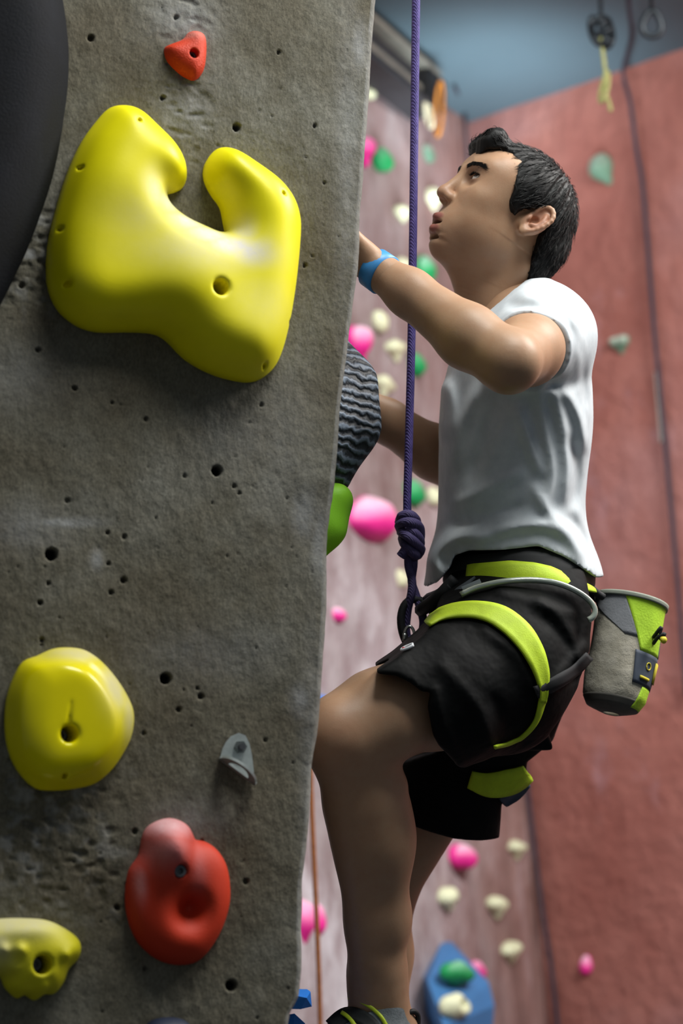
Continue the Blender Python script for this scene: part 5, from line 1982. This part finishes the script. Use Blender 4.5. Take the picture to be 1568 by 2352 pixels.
# bridge strap from belt to tie-in point, with the belay loop
pts = [C(1072, 1342, 3.50), C(1040, 1380, 3.485), C(1008, 1420, 3.50), C(985, 1462, 3.52)]
P_ = interp_path(pts, 16)
V = []
for p in P_:
    for s_ in (-1, 1):
        V.append(p + np.array([.014, .009, 0]) * s_)
V = np.array(V)
Q = [(2 * i, 2 * i + 1, 2 * i + 3, 2 * i + 2) for i in range(15)]
o = mesh_object('bridge_strap', to_world(V), Q, mat_grey_web, harness)
o.modifiers.new('thick', 'SOLIDIFY').thickness = .005
t_ = np.linspace(0, 2 * math.pi, 40)
V, Fc = tube_mesh(to_world(np.array([C(966, 1446, 3.6) + np.array([.030 * math.cos(q) - .010 * math.sin(q), .048 * math.sin(q), .006 * math.cos(q)]) for q in t_])), .0065, 8)
mesh_object('belay_loop', V, Fc, mat_web, harness)
for x0, y0, x1, y1 in ((1046, 1330, 966, 1402), (1035, 1345, 985, 1378)):
    V, Fc = tube_mesh(to_world(interp_path([C(x0, y0, 3.52), C((x0 + x1) / 2, (y0 + y1) / 2 + 6, 3.53), C(x1, y1, 3.6)], 12)), .011, 8)
    mesh_object('tie_in_webbing', V, Fc, mat_web, harness)
# gear loop
gl_px = [(1058, 1366), (1090, 1350), (1140, 1338), (1190, 1332), (1250, 1333), (1300, 1345), (1345, 1370), (1368, 1398), (1362, 1418), (1350, 1424)]
gp = []
for x, y in interp_path(gl_px, 40):
    p = surf(sf, min(x, 1352), y)
    dref = p[2] - .016 if p is not None else 3.56
    gp.append(C(x, y, min(dref, 3.60)))
gp = np.array(gp)
for _ in range(6):
    gp[1:-1] = gp[1:-1] * .4 + (gp[2:] + gp[:-2]) * .3
V, Fc = tube_mesh(to_world(gp), .0048, 10)
mesh_object('gear_loop', V, Fc, mat_clear, harness)
# buckle
V, Fc = box_mesh(*[to_world(C(1086, 1352, 3.478))] + [RIGHT * .014 + UPV * .006, UPV * .009 - RIGHT * .004, FWD * .003])
mesh_object('buckle', V, Fc, mat_alloy, harness, smooth=False)

# ---------------- chalk bag
bag = thing('chalk_bag', 'grey and lime chalk bag hanging behind the climber hips', 'chalk bag', to_world(C(1400, 1630, 3.62)))
T0, T1 = C(1449, 1384, 3.66), C(1404, 1632, 3.61)
axb = unit(T1 - T0)
eu = unit(np.array([1.0, 0, 0]) - axb * axb[0])
ev = np.cross(axb, eu)
if ev[2] > 0:
    ev = -ev                                     # ev points to the viewer
LB = np.linalg.norm(T1 - T0)


def bag_pt(th, t_, extra=0.0):
    """angle (0 = right, 90 = towards the viewer), t along the axis from the rim"""
    r_ = np.interp(t_, [0, .06, .35, .7, .88, .97, 1.02], [.0545, .0530, .0515, .0515, .048, .039, .012])
    k_ = 1 + .05 * math.sin(3 * th + 4 * t_) * (1 - abs(2 * t_ - 1))
    return T0 + axb * (t_ * LB) + (eu * math.cos(th) * 1.0 + ev * math.sin(th) * .92) * (r_ * k_ + extra)


def bag_panel(name, th0, th1, t0, t1, mat, parent, extra=0.0, n=24, k_=18, th0b=None, th1b=None, thick=.002):
    V = []
    for i in range(k_):
        f = i / (k_ - 1)
        t_ = t0 + (t1 - t0) * f
        a0 = th0 + ((th0b if th0b is not None else th0) - th0) * f
        a1 = th1 + ((th1b if th1b is not None else th1) - th1) * f
        for j in range(n):
            V.append(bag_pt(math.radians(a0 + (a1 - a0) * j / (n - 1)), t_, extra))
    Q = [(i * n + j, i * n + j + 1, (i + 1) * n + j + 1, (i + 1) * n + j) for i in range(k_ - 1) for j in range(n - 1)]
    o = mesh_object(name, to_world(np.array(V)), Q, mat, parent)
    md = o.modifiers.new('thick', 'SOLIDIFY')
    md.thickness = thick
    md.offset = 1
    return o


for a_, b_ in (((1385, 1372, 3.615), (1345, 1338, 3.60)), ((1380, 1385, 3.68), (1345, 1345, 3.68))):
    V, Fc = tube_mesh(to_world(interp_path([C(*a_), C((a_[0] + b_[0]) / 2, (a_[1] + b_[1]) / 2 + 3, (a_[2] + b_[2]) / 2), C(*b_)], 10)), .006, 8)
    mesh_object('hanging_strap', V, Fc, mat_web, bag)
m = NT('taupe_canvas')
cb = m.ramp(m.noise(35, 4, .6), [(.35, hexlin('#9a9485')), (.7, hexlin('#afa99c'))])
mat_bag = m.out(cb, .85, m.bump(m.noise(500, 2, .5), .3, .002, m.bump(m.noise(30, 3, .5), .4, .01)))
mat_bag_lime = plain('lime_fabric', '#b6e032', .7, .12, 40, bump=.2, bscale=300)
mat_bag_grey = plain('grey_fabric', '#7d7f84', .75, .1, 40, bump=.2, bscale=300)
body_b = bag_panel('bag_body', 0, 360, .0, 1.02, mat_bag, bag, 0, 48, 30)
bag_panel('front_panel', -60, 105, .015, .47, mat_bag_lime, bag, .0014, 28, 14, -60, 62)
bag_panel('grey_panel', 106, 190, .015, .36, mat_bag_grey, bag, .0012, 20, 12, 72, 95)
bag_panel('rim', 0, 360, -.02, .02, plain('grey_binding', '#8d9286', .7), bag, .002, 48, 4, thick=.004)
bag_panel('edge_binding', -52, -10, .03, .46, plain('slate_binding', '#4b5060', .7), bag, .0030, 10, 12, -30, 0)
patch = bag_panel('label_patch', -25, 72, .475, .765, plain('slate_label', '#3a4352', .75), bag, .0022, 20, 10, -25, 68)
bag_panel('lower_panel', -60, 42, .77, .97, mat_bag_lime, bag, .0014, 18, 10, -60, 52)
bag_panel('bottom', 0, 360, .90, 1.02, plain('dark_base', '#55524c', .85), bag, .0012, 48, 8)
mat_print = plain('yellow_print', '#c8b92e', .7, .05)
t_ = np.linspace(0, 2 * math.pi, 20)
V, Fc = tube_mesh(to_world(np.array([bag_pt(math.radians(38 + 6 * math.cos(q)), .585 + .032 * math.sin(q), .005) for q in t_])), .0009, 6)
mesh_object('print_ring', V, Fc, mat_print, patch)
bag_panel('print_bar', 32, 56, .69, .715, mat_print, patch, .0045, 8, 3)
bag_panel('print_block', -2, 16, .52, .70, mat_print, patch, .0045, 8, 3)
for dx, dy in ((0, 0), (8, -14)):
    V, Fc = tube_mesh(to_world(interp_path([C(1500, 1478 + dy, 3.61), C(1512, 1462 + dy, 3.6), C(1526 - dx, 1456 + dy, 3.6), C(1514, 1470 + dy, 3.6)], 16)), .0032, 8)
    mesh_object('drawcord', V, Fc, mat_web, bag)
V, Fc = tube_mesh(to_world(interp_path([C(1516, 1472, 3.598), C(1522, 1470, 3.598), C(1531, 1471, 3.598)], 8)), [.002, .005, .006, .006, .006, .006, .005, .002], 10)
mesh_object('toggle', V, Fc, mat_print, bag)

# ---------------- purple rope with its figure-eight knot
mat_purple = rope_mat('purple_rope', '#463b78', '#5f5196')
mat_purple_d = rope_mat('purple_rope_worn', '#453b66', '#574c7c')
RD = 3.60
top_dir = C(955, 0, RD) - C(950, 400, RD)
up_pt = C(955, 0, RD) + top_dir / np.linalg.norm(top_dir) * 1.35
prope = thing('climbing_rope', 'purple climbing rope running up from the knot at the climber harness', 'rope', to_world(C(940, 1230, RD)))
V, Fc = tube_mesh(to_world(interp_path([up_pt, C(955, 0, RD), C(950, 400, RD), C(945, 760, RD), C(939, 1000, RD), C(935, 1150, RD), C(936, 1195, RD)], 120)), .0066, 12)
mesh_object('strand', V, Fc, mat_purple, prope)
rk = .0078
K = lambda x, y, z=0.0: C(x, y, RD + z)
knot_paths = [
    [K(917, 1200, .012), K(922, 1186, -.012), K(938, 1182, -.022), K(952, 1190, -.014), K(956, 1204, .010), K(940, 1200, .02)],
    [K(920, 1216, .014), K(917, 1206, -.008), K(932, 1199, -.026), K(952, 1202, -.027), K(963, 1212, -.012), K(965, 1232, .008), K(962, 1246, -.004)],
    [K(921, 1222, .004), K(926, 1224, -.020), K(942, 1236, -.030), K(958, 1250, -.022), K(966, 1262, -.002), K(958, 1276, .012)],
    [K(938, 1212, -.022), K(952, 1224, -.026), K(964, 1242, -.014), K(962, 1260, .010)],
    [K(924, 1236, .010), K(930, 1252, -.016), K(946, 1268, -.022), K(955, 1276, -.010), K(944, 1282, .012)],
    [K(930, 1210, .02), K(940, 1235, .026), K(950, 1265, .02), K(946, 1285, .0)],
    [K(936, 1250, -.014), K(930, 1264, -.018), K(920, 1278, -.016)],
]
parts = [tube_mesh(to_world(interp_path(p, 26)), rk, 10) for p in knot_paths]
V, Fc = join(parts)
mesh_object('knot', V, Fc, mat_purple_d, prope)
for p in ([K(938, 1270, 0), K(938, 1300, 0), K(946, 1335, -.004), K(944, 1365, -.006), K(936, 1400, 0), K(932, 1440, .004), K(934, 1462, .006)],
          [K(950, 1270, .004), K(949, 1300, .004), K(945, 1335, .008), K(954, 1365, .004), K(966, 1400, 0), K(972, 1430, .004), K(966, 1458, .006), K(946, 1470, .006), K(934, 1462, .006)]):
    V, Fc = tube_mesh(to_world(interp_path(p, 40)), .0068, 10)
    mesh_object('tie_in_strand', V, Fc, mat_purple_d, prope)
# small carabiner at the tie-in point
mb = thing('carabiner', 'small pale metal carabiner at the lower end of the purple rope loop', 'carabiner', to_world(C(938, 1466, 3.59)))
t_ = np.linspace(0, 2 * math.pi, 30)
V, Fc = tube_mesh(to_world(np.array([C(940, 1462, 3.575) + np.array([.008 * math.cos(q), .016 * math.sin(q), 0]) for q in t_])), .0026, 8)
mesh_object('ring', V, Fc, mat_alloy, mb)
V, Fc = tube_mesh(to_world(interp_path([C(929, 1455, 3.575), C(928, 1472, 3.575)], 4)), .0032, 8)
mesh_object('gate', V, Fc, mat_alloy, mb)
